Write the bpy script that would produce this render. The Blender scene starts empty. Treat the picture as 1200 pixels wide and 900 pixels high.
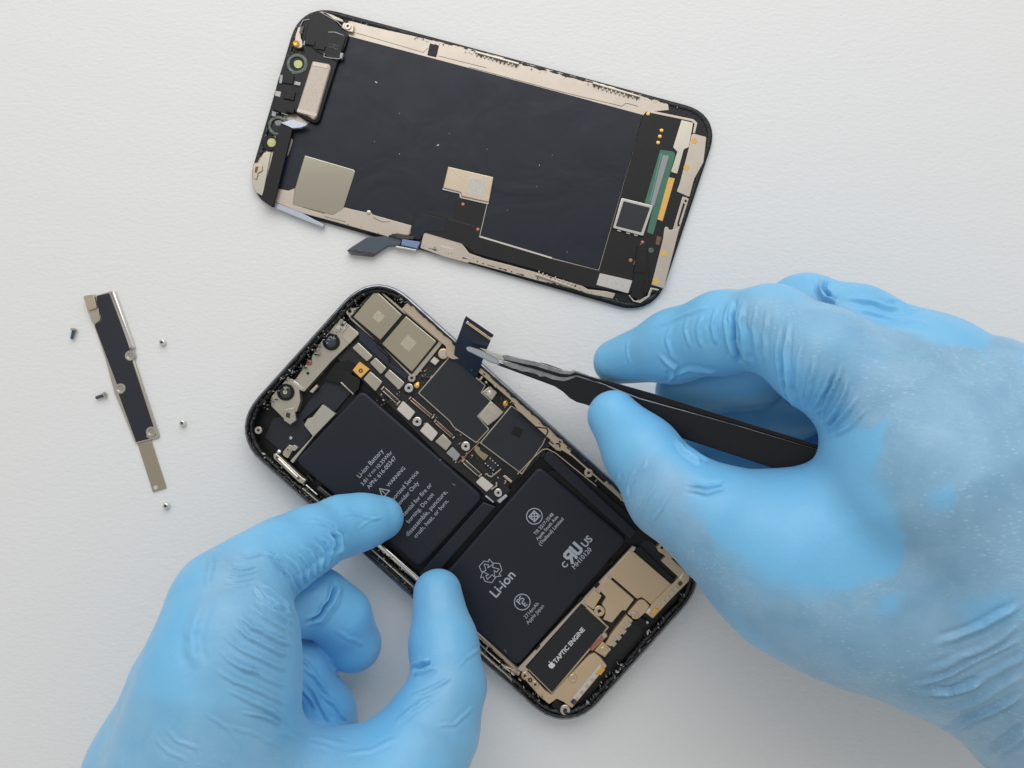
import bpy, bmesh, math, random
import numpy as np
from mathutils import Vector, Matrix, noise as mnoise

# ------------------------------------------------------------------ camera
SC = bpy.context.scene
COL = SC.collection
FPX = 950.0                      # focal length in pixels of a 1200 px wide frame
TILT = math.radians(2.5)
CAMZ = 0.2655
CAMY = -CAMZ * math.tan(TILT)
cam_d = bpy.data.cameras.new('camera')
cam_d.sensor_fit = 'HORIZONTAL'
cam_d.sensor_width = 36.0
cam_d.lens = 36.0 * FPX / 1200.0
cam_d.clip_start = 0.01
cam_d.clip_end = 20
cam = bpy.data.objects.new('camera', cam_d)
COL.objects.link(cam)
cam.location = (0, CAMY, CAMZ)
cam.rotation_euler = (TILT, 0, 0)
SC.camera = cam

# ------------------------------------------------------------------ light
w = bpy.data.worlds.new('World')
SC.world = w
w.use_nodes = True
bg = w.node_tree.nodes['Background']
bg.inputs[0].default_value = (1.0, 0.985, 0.955, 1)
bg.inputs[1].default_value = 0.52


def area(name, loc, target, sx, sy, power, col):
    d = bpy.data.lights.new(name, 'AREA')
    d.shape = 'RECTANGLE'
    d.size, d.size_y = sx, sy
    d.energy = power
    d.color = col
    o = bpy.data.objects.new(name, d)
    COL.objects.link(o)
    o.location = loc
    o.rotation_euler = (Vector(target) - Vector(loc)).to_track_quat('-Z', 'Y').to_euler()
    return o


area('window_light', (-0.02, 0.66, 0.60), (0, 0, 0), 1.0, 0.75, 5.4, (0.985, 0.992, 1.0))

SC.view_settings.view_transform = 'Standard'
SC.view_settings.look = 'None'
SC.view_settings.exposure = 0.0
SC.view_settings.gamma = 1.0
SC.view_settings.use_curve_mapping = False
SC.render.engine = 'CYCLES'
SC.cycles.use_denoising = True
SC.cycles.max_bounces = 8
random.seed(7)
RNG = np.random.default_rng(7)

# ------------------------------------------------------------------ pixel helpers (photo 1200 x 900)
CT, ST = math.cos(TILT), math.sin(TILT)


def P(x, y, z):
    """point in metres that lies z millimetres above the table in the direction of photo pixel x, y"""
    a, b, c = (x - 600.0) / FPX, -(y - 450.0) / FPX, -1.0
    d = (a, b * CT - c * ST, b * ST + c * CT)
    t = (z * 0.001 - CAMZ) / d[2]
    return Vector((d[0] * t, CAMY + d[1] * t, z * 0.001))


def proj(V):
    """world points (n,3) -> pixels"""
    q = V - np.array([0, CAMY, CAMZ])
    yc = q[:, 1] * CT + q[:, 2] * ST
    zc = -q[:, 1] * ST + q[:, 2] * CT
    return np.stack([600 + FPX * q[:, 0] / -zc, 450 - FPX * yc / -zc], 1)


def MM(z):
    """metres per pixel at height z mm"""
    return (CAMZ - z * 0.001) / FPX


def K(x0, y0, s):
    def f(*pts):
        if len(pts) == 1 and isinstance(pts[0], list):
            return [(x0 + a / s, y0 + b / s) for a, b in pts[0]]
        return (x0 + pts[0] / s, y0 + pts[1] / s)
    return f


A, B, C, D = K(270, 0, 4), K(270, 120, 4), K(550, 60, 4), K(550, 180, 4)
E, F, G, H, I = K(270, 320, 4), K(420, 340, 4), K(270, 480, 4), K(540, 500, 4), K(540, 640, 4)
J = K(500, 350, 4.736)
L1, L2, L4, L5, L6, L8 = K(400, 440, 6), K(540, 500, 7.5), K(660, 640, 6.6667), K(540, 720, 6.6667), K(280, 480, 7.5), K(520, 360, 7.5)
S = K(60, 320, 3)


def rect(cx, cy, wd, ht, ang):
    a = math.radians(ang)
    ca, sa = math.cos(a), math.sin(a)
    return [(cx + x * ca - y * sa, cy + x * sa + y * ca) for x, y in
            ((-wd / 2, -ht / 2), (wd / 2, -ht / 2), (wd / 2, ht / 2), (-wd / 2, ht / 2))]


def bar(p, q, wd):
    (x0, y0), (x1, y1) = p, q
    return rect((x0 + x1) / 2, (y0 + y1) / 2, math.hypot(x1 - x0, y1 - y0), wd, math.degrees(math.atan2(y1 - y0, x1 - x0)))


def circ(cx, cy, r, n=20):
    return [(cx + r * math.cos(2 * math.pi * i / n), cy + r * math.sin(2 * math.pi * i / n)) for i in range(n)]


def rounded(pts, r, n=4):
    out = []
    m = len(pts)
    for i in range(m):
        p0, p, p1 = Vector(pts[i - 1]), Vector(pts[i]), Vector(pts[(i + 1) % m])
        a, b = p0 - p, p1 - p
        la, lb = a.length, b.length
        if la < 1e-6 or lb < 1e-6:
            continue
        a, b = a / la, b / lb
        k = min(r, la * 0.45, lb * 0.45)
        s, e = p + a * k, p + b * k
        for j in range(n + 1):
            t = j / n
            out.append(tuple((1 - t) ** 2 * s + 2 * t * (1 - t) * p + t * t * e))
    return out


def ccw(pts):
    a = sum(pts[i - 1][0] * pts[i][1] - pts[i][0] * pts[i - 1][1] for i in range(len(pts)))
    return list(pts) if a > 0 else list(pts)[::-1]


def inset(pts, d):
    """shrink a ccw polygon by d"""
    m = len(pts)
    out = []
    for i in range(m):
        p0, p, p1 = Vector(pts[i - 1][:2]), Vector(pts[i][:2]), Vector(pts[(i + 1) % m][:2])
        e0, e1 = p - p0, p1 - p
        if e0.length < 1e-9 or e1.length < 1e-9:
            out.append(tuple(p))
            continue
        e0.normalize()
        e1.normalize()
        n0, n1 = Vector((-e0.y, e0.x)), Vector((-e1.y, e1.x))
        b = n0 + n1
        if b.length < 1e-6:
            b = n0
        b.normalize()
        k = d / max(0.35, b.dot(n0))
        out.append(tuple(p + b * k))
    return out


# ------------------------------------------------------------------ materials
def lin(c):
    c = c / 255.0
    return c / 12.92 if c <= 0.04045 else ((c + 0.055) / 1.055) ** 2.4


def rgb(r, g, b):
    return (lin(r), lin(g), lin(b), 1)


MATS = {}


def mat(name, col, rough=0.5, metal=0.0, spec=0.5, vary=0.0, vscale=300, bump=0.0, bscale=900, coat=0.0, rvary=0.0):
    if name in MATS:
        return MATS[name]
    m = bpy.data.materials.new(name)
    m.use_nodes = True
    nt = m.node_tree
    b = nt.nodes['Principled BSDF']
    b.inputs['Base Color'].default_value = col
    b.inputs['Roughness'].default_value = rough
    b.inputs['Metallic'].default_value = metal
    b.inputs['Specular IOR Level'].default_value = spec
    b.inputs['Coat Weight'].default_value = coat
    tc = nt.nodes.new('ShaderNodeTexCoord')
    if vary or rvary:
        n = nt.nodes.new('ShaderNodeTexNoise')
        n.inputs['Scale'].default_value = vscale
        n.inputs['Detail'].default_value = 6
        nt.links.new(tc.outputs['Object'], n.inputs['Vector'])
        if vary:
            r = nt.nodes.new('ShaderNodeMapRange')
            r.inputs['From Min'].default_value = 0.3
            r.inputs['From Max'].default_value = 0.7
            r.inputs['To Min'].default_value = 1 - vary
            r.inputs['To Max'].default_value = 1 + vary
            mx = nt.nodes.new('ShaderNodeVectorMath')
            mx.operation = 'SCALE'
            mx.inputs[0].default_value = col[:3]
            nt.links.new(n.outputs['Fac'], r.inputs['Value'])
            nt.links.new(r.outputs['Result'], mx.inputs['Scale'])
            nt.links.new(mx.outputs['Vector'], b.inputs['Base Color'])
        if rvary:
            r2 = nt.nodes.new('ShaderNodeMapRange')
            r2.inputs['From Min'].default_value = 0.3
            r2.inputs['From Max'].default_value = 0.7
            r2.inputs['To Min'].default_value = max(0.03, rough - rvary)
            r2.inputs['To Max'].default_value = min(1, rough + rvary)
            nt.links.new(n.outputs['Fac'], r2.inputs['Value'])
            nt.links.new(r2.outputs['Result'], b.inputs['Roughness'])
    if bump:
        n2 = nt.nodes.new('ShaderNodeTexNoise')
        n2.inputs['Scale'].default_value = bscale
        n2.inputs['Detail'].default_value = 4
        nt.links.new(tc.outputs['Object'], n2.inputs['Vector'])
        bp = nt.nodes.new('ShaderNodeBump')
        bp.inputs['Strength'].default_value = 1.0
        bp.inputs['Distance'].default_value = bump * 0.001
        nt.links.new(n2.outputs['Fac'], bp.inputs['Height'])
        nt.links.new(bp.outputs['Normal'], b.inputs['Normal'])
    MATS[name] = m
    return m


def film_mat(name, col, rough, bump, bscale, specks):
    """dark plastic film: soft waves, fine dust specks lying on it"""
    m = mat(name, col, rough, 0, 0.35, rvary=0.05, vscale=140)
    nt = m.node_tree
    b = nt.nodes['Principled BSDF']
    tc = nt.nodes.new('ShaderNodeTexCoord')
    n = nt.nodes.new('ShaderNodeTexNoise')
    n.inputs['Scale'].default_value = bscale
    n.inputs['Detail'].default_value = 3
    n.inputs['Distortion'].default_value = 0.8
    nt.links.new(tc.outputs['Object'], n.inputs['Vector'])
    bp = nt.nodes.new('ShaderNodeBump')
    bp.inputs['Distance'].default_value = bump * 0.001
    nt.links.new(n.outputs['Fac'], bp.inputs['Height'])
    nt.links.new(bp.outputs['Normal'], b.inputs['Normal'])
    if specks:
        v = nt.nodes.new('ShaderNodeTexVoronoi')
        v.inputs['Scale'].default_value = 430
        nt.links.new(tc.outputs['Object'], v.inputs['Vector'])
        sep = nt.nodes.new('ShaderNodeSeparateColor')
        nt.links.new(v.outputs['Color'], sep.inputs['Color'])
        pick = nt.nodes.new('ShaderNodeMath')
        pick.operation = 'GREATER_THAN'
        pick.inputs[1].default_value = 1 - specks
        nt.links.new(sep.outputs['Red'], pick.inputs[0])
        near = nt.nodes.new('ShaderNodeMath')
        near.operation = 'LESS_THAN'
        near.inputs[1].default_value = 0.11
        nt.links.new(v.outputs['Distance'], near.inputs[0])
        mu = nt.nodes.new('ShaderNodeMath')
        mu.operation = 'MULTIPLY'
        nt.links.new(pick.outputs[0], mu.inputs[0])
        nt.links.new(near.outputs[0], mu.inputs[1])
        mx = nt.nodes.new('ShaderNodeMix')
        mx.data_type = 'RGBA'
        mx.inputs['A'].default_value = col
        mx.inputs['B'].default_value = (0.35, 0.36, 0.37, 1)
        nt.links.new(mu.outputs[0], mx.inputs['Factor'])
        nt.links.new(mx.outputs['Result'], b.inputs['Base Color'])
    return m


def table_mat():
    m = bpy.data.materials.new('white_leatherette')
    m.use_nodes = True
    nt = m.node_tree
    b = nt.nodes['Principled BSDF']
    b.inputs['Base Color'].default_value = (0.80, 0.80, 0.795, 1)
    b.inputs['Roughness'].default_value = 0.48
    b.inputs['Specular IOR Level'].default_value = 0.35
    tc = nt.nodes.new('ShaderNodeTexCoord')
    mp = nt.nodes.new('ShaderNodeMapping')
    mp.inputs['Scale'].default_value = (0.75, 1.5, 1.0)
    nt.links.new(tc.outputs['Object'], mp.inputs['Vector'])
    n0 = nt.nodes.new('ShaderNodeTexNoise')
    n0.inputs['Scale'].default_value = 700
    n0.inputs['Detail'].default_value = 5
    n0.inputs['Distortion'].default_value = 1.2
    nt.links.new(mp.outputs['Vector'], n0.inputs['Vector'])
    v = nt.nodes.new('ShaderNodeTexVoronoi')
    v.inputs['Scale'].default_value = 780
    v.feature = 'SMOOTH_F1'
    nt.links.new(mp.outputs['Vector'], v.inputs['Vector'])
    ad = nt.nodes.new('ShaderNodeMath')
    ad.operation = 'ADD'
    nt.links.new(n0.outputs['Fac'], ad.inputs[0])
    nt.links.new(v.outputs['Distance'], ad.inputs[1])
    bp = nt.nodes.new('ShaderNodeBump')
    bp.inputs['Distance'].default_value = 0.000072
    bp.inputs['Strength'].default_value = 0.9
    nt.links.new(ad.outputs[0], bp.inputs['Height'])
    nt.links.new(bp.outputs['Normal'], b.inputs['Normal'])
    return m


M_BLACK = mat('black_plastic', rgb(11, 12, 14), 0.42, 0, 0.35, vary=0.25, vscale=500, bump=0.03)
M_RIM = mat('black_rim_residue', rgb(22, 22, 23), 0.34, vary=0.6, vscale=1400, bump=0.35, bscale=1500)
M_FILM = film_mat('navy_black_film', rgb(18, 25, 38), 0.42, 0.42, 40, 0.006)
M_BATT = film_mat('battery_wrap', rgb(27, 31, 41), 0.42, 0.08, 60, 0.004)
M_FLEXB = mat('flex_black', rgb(20, 18, 18), 0.48, 0, 0.35, vary=0.15, vscale=120)
M_BOARD = mat('board_black', rgb(20, 20, 23), 0.45, vary=0.4, vscale=900, bump=0.08, bscale=1500)
M_CHIP = mat('chip_tape', rgb(24, 27, 37), 0.48, vary=0.08, vscale=200)
M_STEEL = mat('nickel_silver', rgb(190, 184, 170), 0.30, 0.8, vary=0.05, vscale=150, rvary=0.03)
M_TAN = mat('warm_steel', rgb(196, 180, 158), 0.33, 0.75, vary=0.04, vscale=120, rvary=0.03)
M_PLATE = mat('plate_beige', rgb(190, 179, 166), 0.36, 0.55, vary=0.05, vscale=200)
M_GOLDT = mat('copper_beige', rgb(206, 182, 150), 0.36, 0.6, vary=0.04, vscale=150, rvary=0.03)
M_SHINE = mat('polished_steel', rgb(222, 220, 214), 0.2, 1.0)
M_MIRROR = mat('mirror_plate', rgb(190, 184, 168), 0.14, 0.95)
M_FRAME = mat('dark_polished_frame', rgb(138, 140, 146), 0.24, 1.0, vary=0.25, vscale=500, bump=0.03)
M_DARKM = mat('dark_metal', rgb(80, 78, 76), 0.35, 0.8, vary=0.4, vscale=900)
M_WHITE = mat('white_pad', rgb(206, 198, 188), 0.42, .2)
M_GOLD = mat('gold_pad', rgb(232, 182, 84), 0.32, 0.7)
M_YELLOW = mat('kapton_yellow', rgb(226, 176, 88), 0.5)
M_GREEN = mat('green_ribbon', rgb(62, 112, 94), 0.5, vary=0.12, vscale=300)
M_GREEND = mat('green_rim', rgb(92, 104, 94), 0.4, vary=0.4, vscale=800)
M_GREY = mat('grey_bar', rgb(148, 148, 150), 0.45)
M_LENS = mat('lens_glass', rgb(10, 14, 26), 0.08, 0, 0.8, coat=0.6)
M_EMIT = mat('sensor_yellow', rgb(196, 200, 130), 0.35, vary=0.1, vscale=800)
M_COPPER = mat('copper', rgb(176, 122, 92), 0.4, 0.5)
M_BROWN = mat('connector_brown', rgb(112, 84, 70), 0.5, 0.3, vary=0.3, vscale=1500)
M_INK = mat('light_grey_ink', rgb(172, 178, 186), 0.6)
M_INKW = mat('white_ink', rgb(215, 216, 216), 0.6)
M_FLEXN = mat('flex_navy', rgb(20, 33, 52), 0.36, vary=0.12, vscale=200)
M_FLEXS = mat('flex_silver_blue', rgb(184, 190, 202), 0.3, 0.5)
M_LABEL = mat('label_grey', rgb(196, 190, 184), 0.55, vary=0.1, vscale=1500)
M_TWZ = mat('black_coating', rgb(10, 12, 18), 0.34, 0.0, 0.4, vary=0.2, vscale=400, bump=0.01, bscale=2000)
M_TWE = mat('edge_glint_grey', rgb(150, 151, 154), 0.34, 0.75, vary=0.25, vscale=500)  # pale tone for light caught on the tweezers' bevelled edges
M_CAMS = mat('camera_can', rgb(176, 167, 148), 0.3, 0.85, vary=0.03, vscale=60)
M_BLUE = mat('blue_threadlock', rgb(92, 122, 144), 0.4, .3)
M_SPEAK = mat('speaker_mesh', rgb(196, 184, 172), 0.55, 0.3, vary=0.10, vscale=2500)
M_RES = mat('grey_residue', rgb(150, 152, 154), 0.35, 0.4, vary=0.3, vscale=1500)


# ------------------------------------------------------------------ object helpers
def link(name, me, m, parent=None):
    o = bpy.data.objects.new(name, me)
    COL.objects.link(o)
    if m is not None:
        me.materials.append(m)
    if parent is not None:
        o.parent = parent
        o.matrix_parent_inverse = Matrix.Translation(-WORLD[parent.name])
        WORLD[o.name] = Vector((0, 0, 0))   # parts keep world coordinates in their mesh
    else:
        WORLD[o.name] = Vector((0, 0, 0))
    return o


WORLD = {}


def thing(name, loc, label, cat, group=None):
    o = bpy.data.objects.new(name, None)
    COL.objects.link(o)
    o.empty_display_size = 0.01
    o.location = loc
    WORLD[o.name] = Vector(loc)
    o['label'] = label
    o['category'] = cat
    if group:
        o['group'] = group
    return o


def smooth_angle(me, deg=40):
    bm = bmesh.new()
    bm.from_mesh(me)
    lim = math.radians(deg)
    for f in bm.faces:
        f.smooth = True
    for e in bm.edges:
        if len(e.link_faces) == 2 and e.calc_face_angle(0) > lim:
            e.smooth = False
    for f in bm.faces:          # flat caps stay flat
        if len(f.verts) > 4 or (f.normal.z > .999):
            f.smooth = False
            for e in f.edges:
                e.smooth = False
    bm.to_mesh(me)
    bm.free()


def rings_mesh(name, rings, cap_top=True, cap_bottom=True, close=True):
    """loft lists of equal-length closed rings of world points"""
    verts, faces = [], []
    n = len(rings[0])
    for r in rings:
        verts += [tuple(p) for p in r]
    for k in range(len(rings) - 1):
        for i in range(n):
            j = (i + 1) % n
            faces.append((k * n + i, k * n + j, (k + 1) * n + j, (k + 1) * n + i))
    if cap_bottom:
        faces.append(tuple(range(n - 1, -1, -1)))
    if cap_top:
        faces.append(tuple((len(rings) - 1) * n + i for i in range(n)))
    me = bpy.data.meshes.new(name)
    me.from_pydata(verts, [], faces)
    me.update()
    return me


def prism(name, pts, z0, z1, m, parent, r=0.0, bev=0.12, n=3, zf=None):
    """plate traced in pixels: top at z1 (mm), bottom at z0, rounded corners r (px), bevel (mm)"""
    if r:
        pts = rounded(pts, r, n)
    wp = [P(x, y, z1) for x, y in pts]
    wp = ccw([(p.x, p.y) for p in wp])
    bev = min(bev, (z1 - z0) * 0.45)
    ins = inset(wp, bev * 0.001)
    ins2 = inset(wp, bev * 0.0003)
    rings = [[(x, y, z0 * .001) for x, y in wp],
             [(x, y, (z1 - bev) * .001) for x, y in wp],
             [(x, y, (z1 - bev * 0.3) * .001) for x, y in ins2],
             [(x, y, z1 * .001) for x, y in ins]]
    me = rings_mesh(name, rings)
    smooth_angle(me, 38)
    return link(name, me, m, parent)


def disc(name, cx, cy, prof, m, parent, n=20):
    """lathe: prof = [(radius px, z mm) ...] from outside bottom to the centre"""
    zt = max(z for _, z in prof)
    c = P(cx, cy, zt)
    k = MM(zt)
    rings = [[(c.x + r * k * math.cos(2 * math.pi * i / n), c.y + r * k * math.sin(2 * math.pi * i / n), z * .001)
              for i in range(n)] for r, z in prof]
    me = rings_mesh(name, rings)
    smooth_angle(me, 35)
    return link(name, me, m, parent)


def screw_part(cx, cy, z, r, parent, m=None, hole=True, name='screw'):
    m = m or M_STEEL
    if hole:
        prof = [(r, z - 1.0), (r, z - .12), (r * .88, z), (r * .45, z), (r * .36, z - .12), (r * .34, z - .45), (0.02, z - .5)]
    else:
        prof = [(r, z - 1.0), (r, z - .15), (r * .8, z), (0.02, z + .02)]
    o = disc(name, cx, cy, prof, m, parent, 16)
    if hole:
        disc('socket', cx, cy, [(r * .30, z - .52), (r * .30, z - .38), (0.02, z - .38)], M_BLACK, o if o.parent and o.parent.parent is None else parent, 10)
    return o


def text(s, cx, cy, length, z, ang, m, parent, name='printed_text', bold=0.0):
    cu = bpy.data.curves.new('txt', 'FONT')
    cu.body = s
    cu.align_x = 'CENTER'
    cu.align_y = 'CENTER'
    cu.size = 1.0
    cu.offset = bold
    cu.resolution_u = 3
    to = bpy.data.objects.new('txt', cu)
    COL.objects.link(to)
    dg = bpy.context.evaluated_depsgraph_get()
    me = bpy.data.meshes.new_from_object(to.evaluated_get(dg))
    bpy.data.objects.remove(to)
    co = np.empty(len(me.vertices) * 3)
    me.vertices.foreach_get('co', co)
    co = co.reshape(-1, 3)
    wd = co[:, 0].max() - co[:, 0].min()
    xm = (co[:, 0].max() + co[:, 0].min()) / 2
    k = length * MM(z) / wd
    c = P(cx, cy, z)
    a = math.radians(ang)
    x, y = (co[:, 0] - xm) * k, co[:, 1] * k
    co2 = np.stack([c.x + x * math.cos(a) - y * math.sin(a), c.y + x * math.sin(a) + y * math.cos(a), np.full(len(x), z * .001)], 1)
    me.vertices.foreach_set('co', co2.ravel())
    me.materials.clear()
    me.update()
    return link(name, me, m, parent)


def strokes(name, polys, wd, z, m, parent):
    """flat printed outline: each poly is a list of pixel points drawn with width wd px"""
    verts, faces = [], []
    for poly in polys:
        closed = poly[0] == poly[-1]
        for p, q in zip(poly[:-1], poly[1:]):
            L = math.hypot(q[0] - p[0], q[1] - p[1])
            if L < 1e-6:
                continue
            dx, dy = (q[0] - p[0]) / L, (q[1] - p[1]) / L
            e = wd * 0.3
            a = (p[0] - dx * e, p[1] - dy * e)
            b = (q[0] + dx * e, q[1] + dy * e)
            h = wd / 2
            base = len(verts)
            zz = z + 0.004 * (len(verts) // 4 % 7)
            for (x, y) in ((a[0] - dy * h, a[1] + dx * h), (b[0] - dy * h, b[1] + dx * h), (b[0] + dy * h, b[1] - dx * h), (a[0] + dy * h, a[1] - dx * h)):
                verts.append(tuple(P(x, y, zz)))
            faces.append((base, base + 1, base + 2, base + 3))
    me = bpy.data.meshes.new(name)
    me.from_pydata(verts, [], faces)
    me.update()
    return link(name, me, m, parent)


def rrect_ring(c4, ins, z, rad, n=9):
    """rounded rectangle ring from four world xy corners (ccw), inset ins mm, corner radius rad mm"""
    pts = inset(c4, ins * .001)
    out = []
    for i in range(4):
        p0, p, p1 = Vector(pts[i - 1]), Vector(pts[i]), Vector(pts[(i + 1) % 4])
        a, b = (p0 - p).normalized(), (p1 - p).normalized()
        r = max(0.4, rad - ins) * .001
        k = r * 1.18
        s, e = p + a * k, p + b * k
        c1, c2 = s - a * k * 0.62, e - b * k * 0.62
        for j in range(n + 1):
            t = j / n
            q = (1 - t) ** 3 * s + 3 * t * (1 - t) ** 2 * c1 + 3 * t * t * (1 - t) * c2 + t ** 3 * e
            out.append((q.x, q.y, z * .001))
        # points along the side towards the next corner
        nxt = pts[(i + 1) % 4]
        e2 = Vector(nxt) + (p - Vector(nxt)).normalized() * k
        for j in range(1, 24):
            q = e.lerp(e2, j / 24)
            out.append((q.x, q.y, z * .001))
    return out


def resid_ring(name, c4, i0, i1, z, rad, amp, parent, m, seed, hz=0.35):
    """uneven strip of dried adhesive and plastic edge that follows the outline"""
    def dense(r):
        out = []
        for i in range(len(r)):
            p, q = Vector(r[i]), Vector(r[(i + 1) % len(r)])
            k = max(1, int((q - p).length / 0.0009))
            out += [p.lerp(q, j / k) for j in range(k)]
        return out
    base = dense(rrect_ring(c4, i0, z, rad))
    ctr = sum((Vector(p) for p in base), Vector()) / len(base)
    nb = len(base)
    rings = [[], [], [], [], []]
    wdt = (i1 - i0) * .001
    rr = random.Random(seed)
    for i, p in enumerate(base):
        t = (base[(i + 1) % nb] - base[i - 1]).normalized()
        nrm = Vector((-t.y, t.x, 0))
        f = mnoise.noise(Vector((p.x * 700, p.y * 700, seed)))
        g = mnoise.noise(Vector((p.x * 1900, p.y * 1900, seed + 5)))
        wi = wdt * (1 + amp * (f + 0.7 * g))
        h = hz * (0.55 + 0.7 * abs(g) + 0.35 * f) * .001 + rr.random() * hz * 0.0003
        rings[0].append(p - Vector((0, 0, 0.0008)))
        rings[1].append(p + nrm * wi * 0.08 + Vector((0, 0, h * 0.7)))
        rings[2].append(p + nrm * wi * 0.45 + Vector((0, 0, h + rr.random() * hz * .0004)))
        rings[3].append(p + nrm * wi * 0.9 + Vector((0, 0, h * 0.5)))
        rings[4].append(p + nrm * wi - Vector((0, 0, 0.0008)))
    me = rings_mesh(name, rings, False, False)
    for f_ in me.polygons:
        f_.use_smooth = True
    return link(name, me, m, parent)


def flecks(name, items, mats, parent):
    """heap of tiny chips of dried glue and metal too small to count: items = (pts, z0, z1, material index)"""
    verts, faces, mi = [], [], []
    for pts, z0, z1, k in items:
        bs = len(verts)
        n_ = len(pts)
        for zz in (z0, z1):
            verts.extend(tuple(P(a_, b_, z1).xy) + (zz * .001,) for a_, b_ in pts)
        for q in range(n_):
            faces.append((bs + q, bs + (q + 1) % n_, bs + n_ + (q + 1) % n_, bs + n_ + q))
            mi.append(k)
        faces.append(tuple(bs + n_ + q for q in range(n_)))
        mi.append(k)
    me = bpy.data.meshes.new(name)
    me.from_pydata(verts, [], faces)
    bm_ = bmesh.new()
    bm_.from_mesh(me)
    bmesh.ops.recalc_face_normals(bm_, faces=bm_.faces)
    bm_.to_mesh(me)
    bm_.free()
    for m in mats:
        me.materials.append(m)
    me.polygons.foreach_set('material_index', mi)
    me.update()
    o = link(name, me, None, parent)
    o['kind'] = 'stuff'
    return o


def chip(x, y, big=1.0):
    n_ = random.choice((3, 4, 4, 5))
    a0 = random.uniform(0, 6.28)
    lx, ly = random.uniform(.5, 2.3) * big, random.uniform(.3, .8) * big
    an = random.uniform(0, 3.14)
    out = []
    for q in range(n_):
        t = a0 + 6.2832 * q / n_
        u, v_ = lx * math.cos(t), ly * math.sin(t)
        out.append((x + u * math.cos(an) - v_ * math.sin(an), y + u * math.sin(an) + v_ * math.cos(an)))
    return out


# ------------------------------------------------------------------ table
bm = bmesh.new()
bmesh.ops.create_cube(bm, size=1)
for v in bm.verts:
    v.co = Vector((v.co.x * 0.9, v.co.y * 0.75, v.co.z * 0.02 - 0.01))
me = bpy.data.meshes.new('table_top')
bm.to_mesh(me)
bm.free()
tb = link('table_top', me, table_mat())
tb['kind'] = 'structure'
tb['label'] = 'white grained leatherette table top'

# ------------------------------------------------------------------ display assembly, lying glass down
cD = [(353, 2), (846, 134), (767, 371), (285, 233)]
c4 = ccw([tuple(P(x, y, 1.5).xy) for x, y in cD])
ds = thing('phone_display', P(560, 190, 0), 'detached phone screen lying glass down, its navy-black back film and flex cables showing', 'phone screen')
RD = 10.5
rg = [rrect_ring(c4, i, z, RD) for i, z in ((1.2, 0.0), (0.35, 0.3), (0.0, 0.9), (0.05, 1.3), (0.5, 1.62), (1.5, 1.62))]
me = rings_mesh('glass_panel', rg)
smooth_angle(me, 40)
glass = link('glass_panel', me, M_BLACK, ds)
resid_ring('plastic_frame', c4, 0.45, 1.95, 1.6, RD, 0.12, ds, M_RIM, 3, 0.42)

Z = 1.62
# metal back plate
plate = prism('back_plate', [(409, 24), (440, 32), (500, 45.5), (555, 58), (612, 73), (694, 95), (752, 111), (783, 122), (784, 129), (762, 131), (754, 140), (702, 318), (687, 330), (640, 318), (575, 298),
                             (541, 286), (497, 273), (478, 275), (424, 269), (395, 260), (352, 248), (322, 236), (310, 232), (296, 214), (298, 192), (311, 178), (330, 140), (400, 42)], Z, Z + 0.30, M_PLATE, ds)
prism('back_plate', B([(905, 615), (920, 610), (1085, 660), (1118, 706), (1200, 735)]) + D([(180, 520), (310, 556), (530, 618), (555, 636), (640, 645), (685, 655), (672, 680), (550, 655), (520, 642), (310, 592), (150, 548), (0, 508)]) + B([(1110, 752), (1000, 722), (890, 682)]), Z, Z + 0.42, M_PLATE, ds)
strokes('scored_seam', [A([(575, 150), (905, 246), (925, 225)]), A([(975, 262), (1200, 318)]), C([(0, 75), (430, 190), (715, 258), (735, 243), (790, 258)])], 0.6, Z + 0.32, M_DARKM, plate)
prism('cover_patch', A([(935, 203), (978, 212), (965, 268), (922, 258)]), Z, Z + 0.45, M_BLACK, ds, r=1.2)
# film
film = prism('back_film', [(409, 42), (560, 82), (754, 134.5), (701.5, 316), (646, 301.5), (561, 277), (482, 264), (404, 242.5), (342, 238), (318, 222), (324, 205), (335, 150), (372, 142)], Z, Z + 0.62, M_FILM, ds, r=1.0, bev=0.2)
# black circuit sheets
flex = prism('flex_sheet', [(535, 233), (571, 238), (562, 278), (646, 303), (702, 317), (745, 326), (741, 344), (721, 341), (687, 336), (627, 316), (556, 297), (541, 285), (497, 272), (480, 277), (484, 256), (492, 249), (505, 249), (532, 256)], Z, Z + 0.70, M_FLEXB, ds, r=1.0)
prism('flex_overlay', [(481, 279), (487, 255), (493, 250), (524, 257), (521, 272), (498, 271), (492, 281)], Z + .2, Z + 0.76, M_FILM, flex, r=2)
strokes('white_edge', [D([(48, 388), (385, 489)])], 1.9, Z + 0.74, M_WHITE, flex)
strokes('white_edge', [D([(84, 235), (48, 388)])], 0.6, Z + 0.74, M_WHITE, flex)
strokes('seam_line', [B([(1020, 545), (1165, 588)])], 0.5, Z + 0.74, M_DARKM, flex)
for q in (D(40, 355), B(1090, 477)):
    disc('solder_dot', q[0], q[1], [(1.9, Z + .6), (1.9, Z + .9), (0.1, Z + .95)], M_COPPER, flex, 10)
panel = prism('driver_board', [(754, 134.5), (757, 131), (801, 141), (813, 160), (806, 200), (797, 250), (781, 300), (768, 343), (741, 345), (702, 317)], Z, Z + 0.66, M_FLEXB, ds)
for q in ((838, 293), (901, 371), (893, 399), (885, 428)):
    x, y = C(*q)
    disc('gold_dot', x, y, [(2.2, Z + .6), (2.1, Z + .8), (0.1, Z + .86)], M_GOLD, panel, 12)
prism('edge_rail', C([(830, 283), (845, 276), (1050, 318), (1070, 335), (1058, 385), (1047, 382), (1055, 340), (1040, 328), (842, 288)]), Z, Z + .85, M_PLATE, ds)
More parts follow.
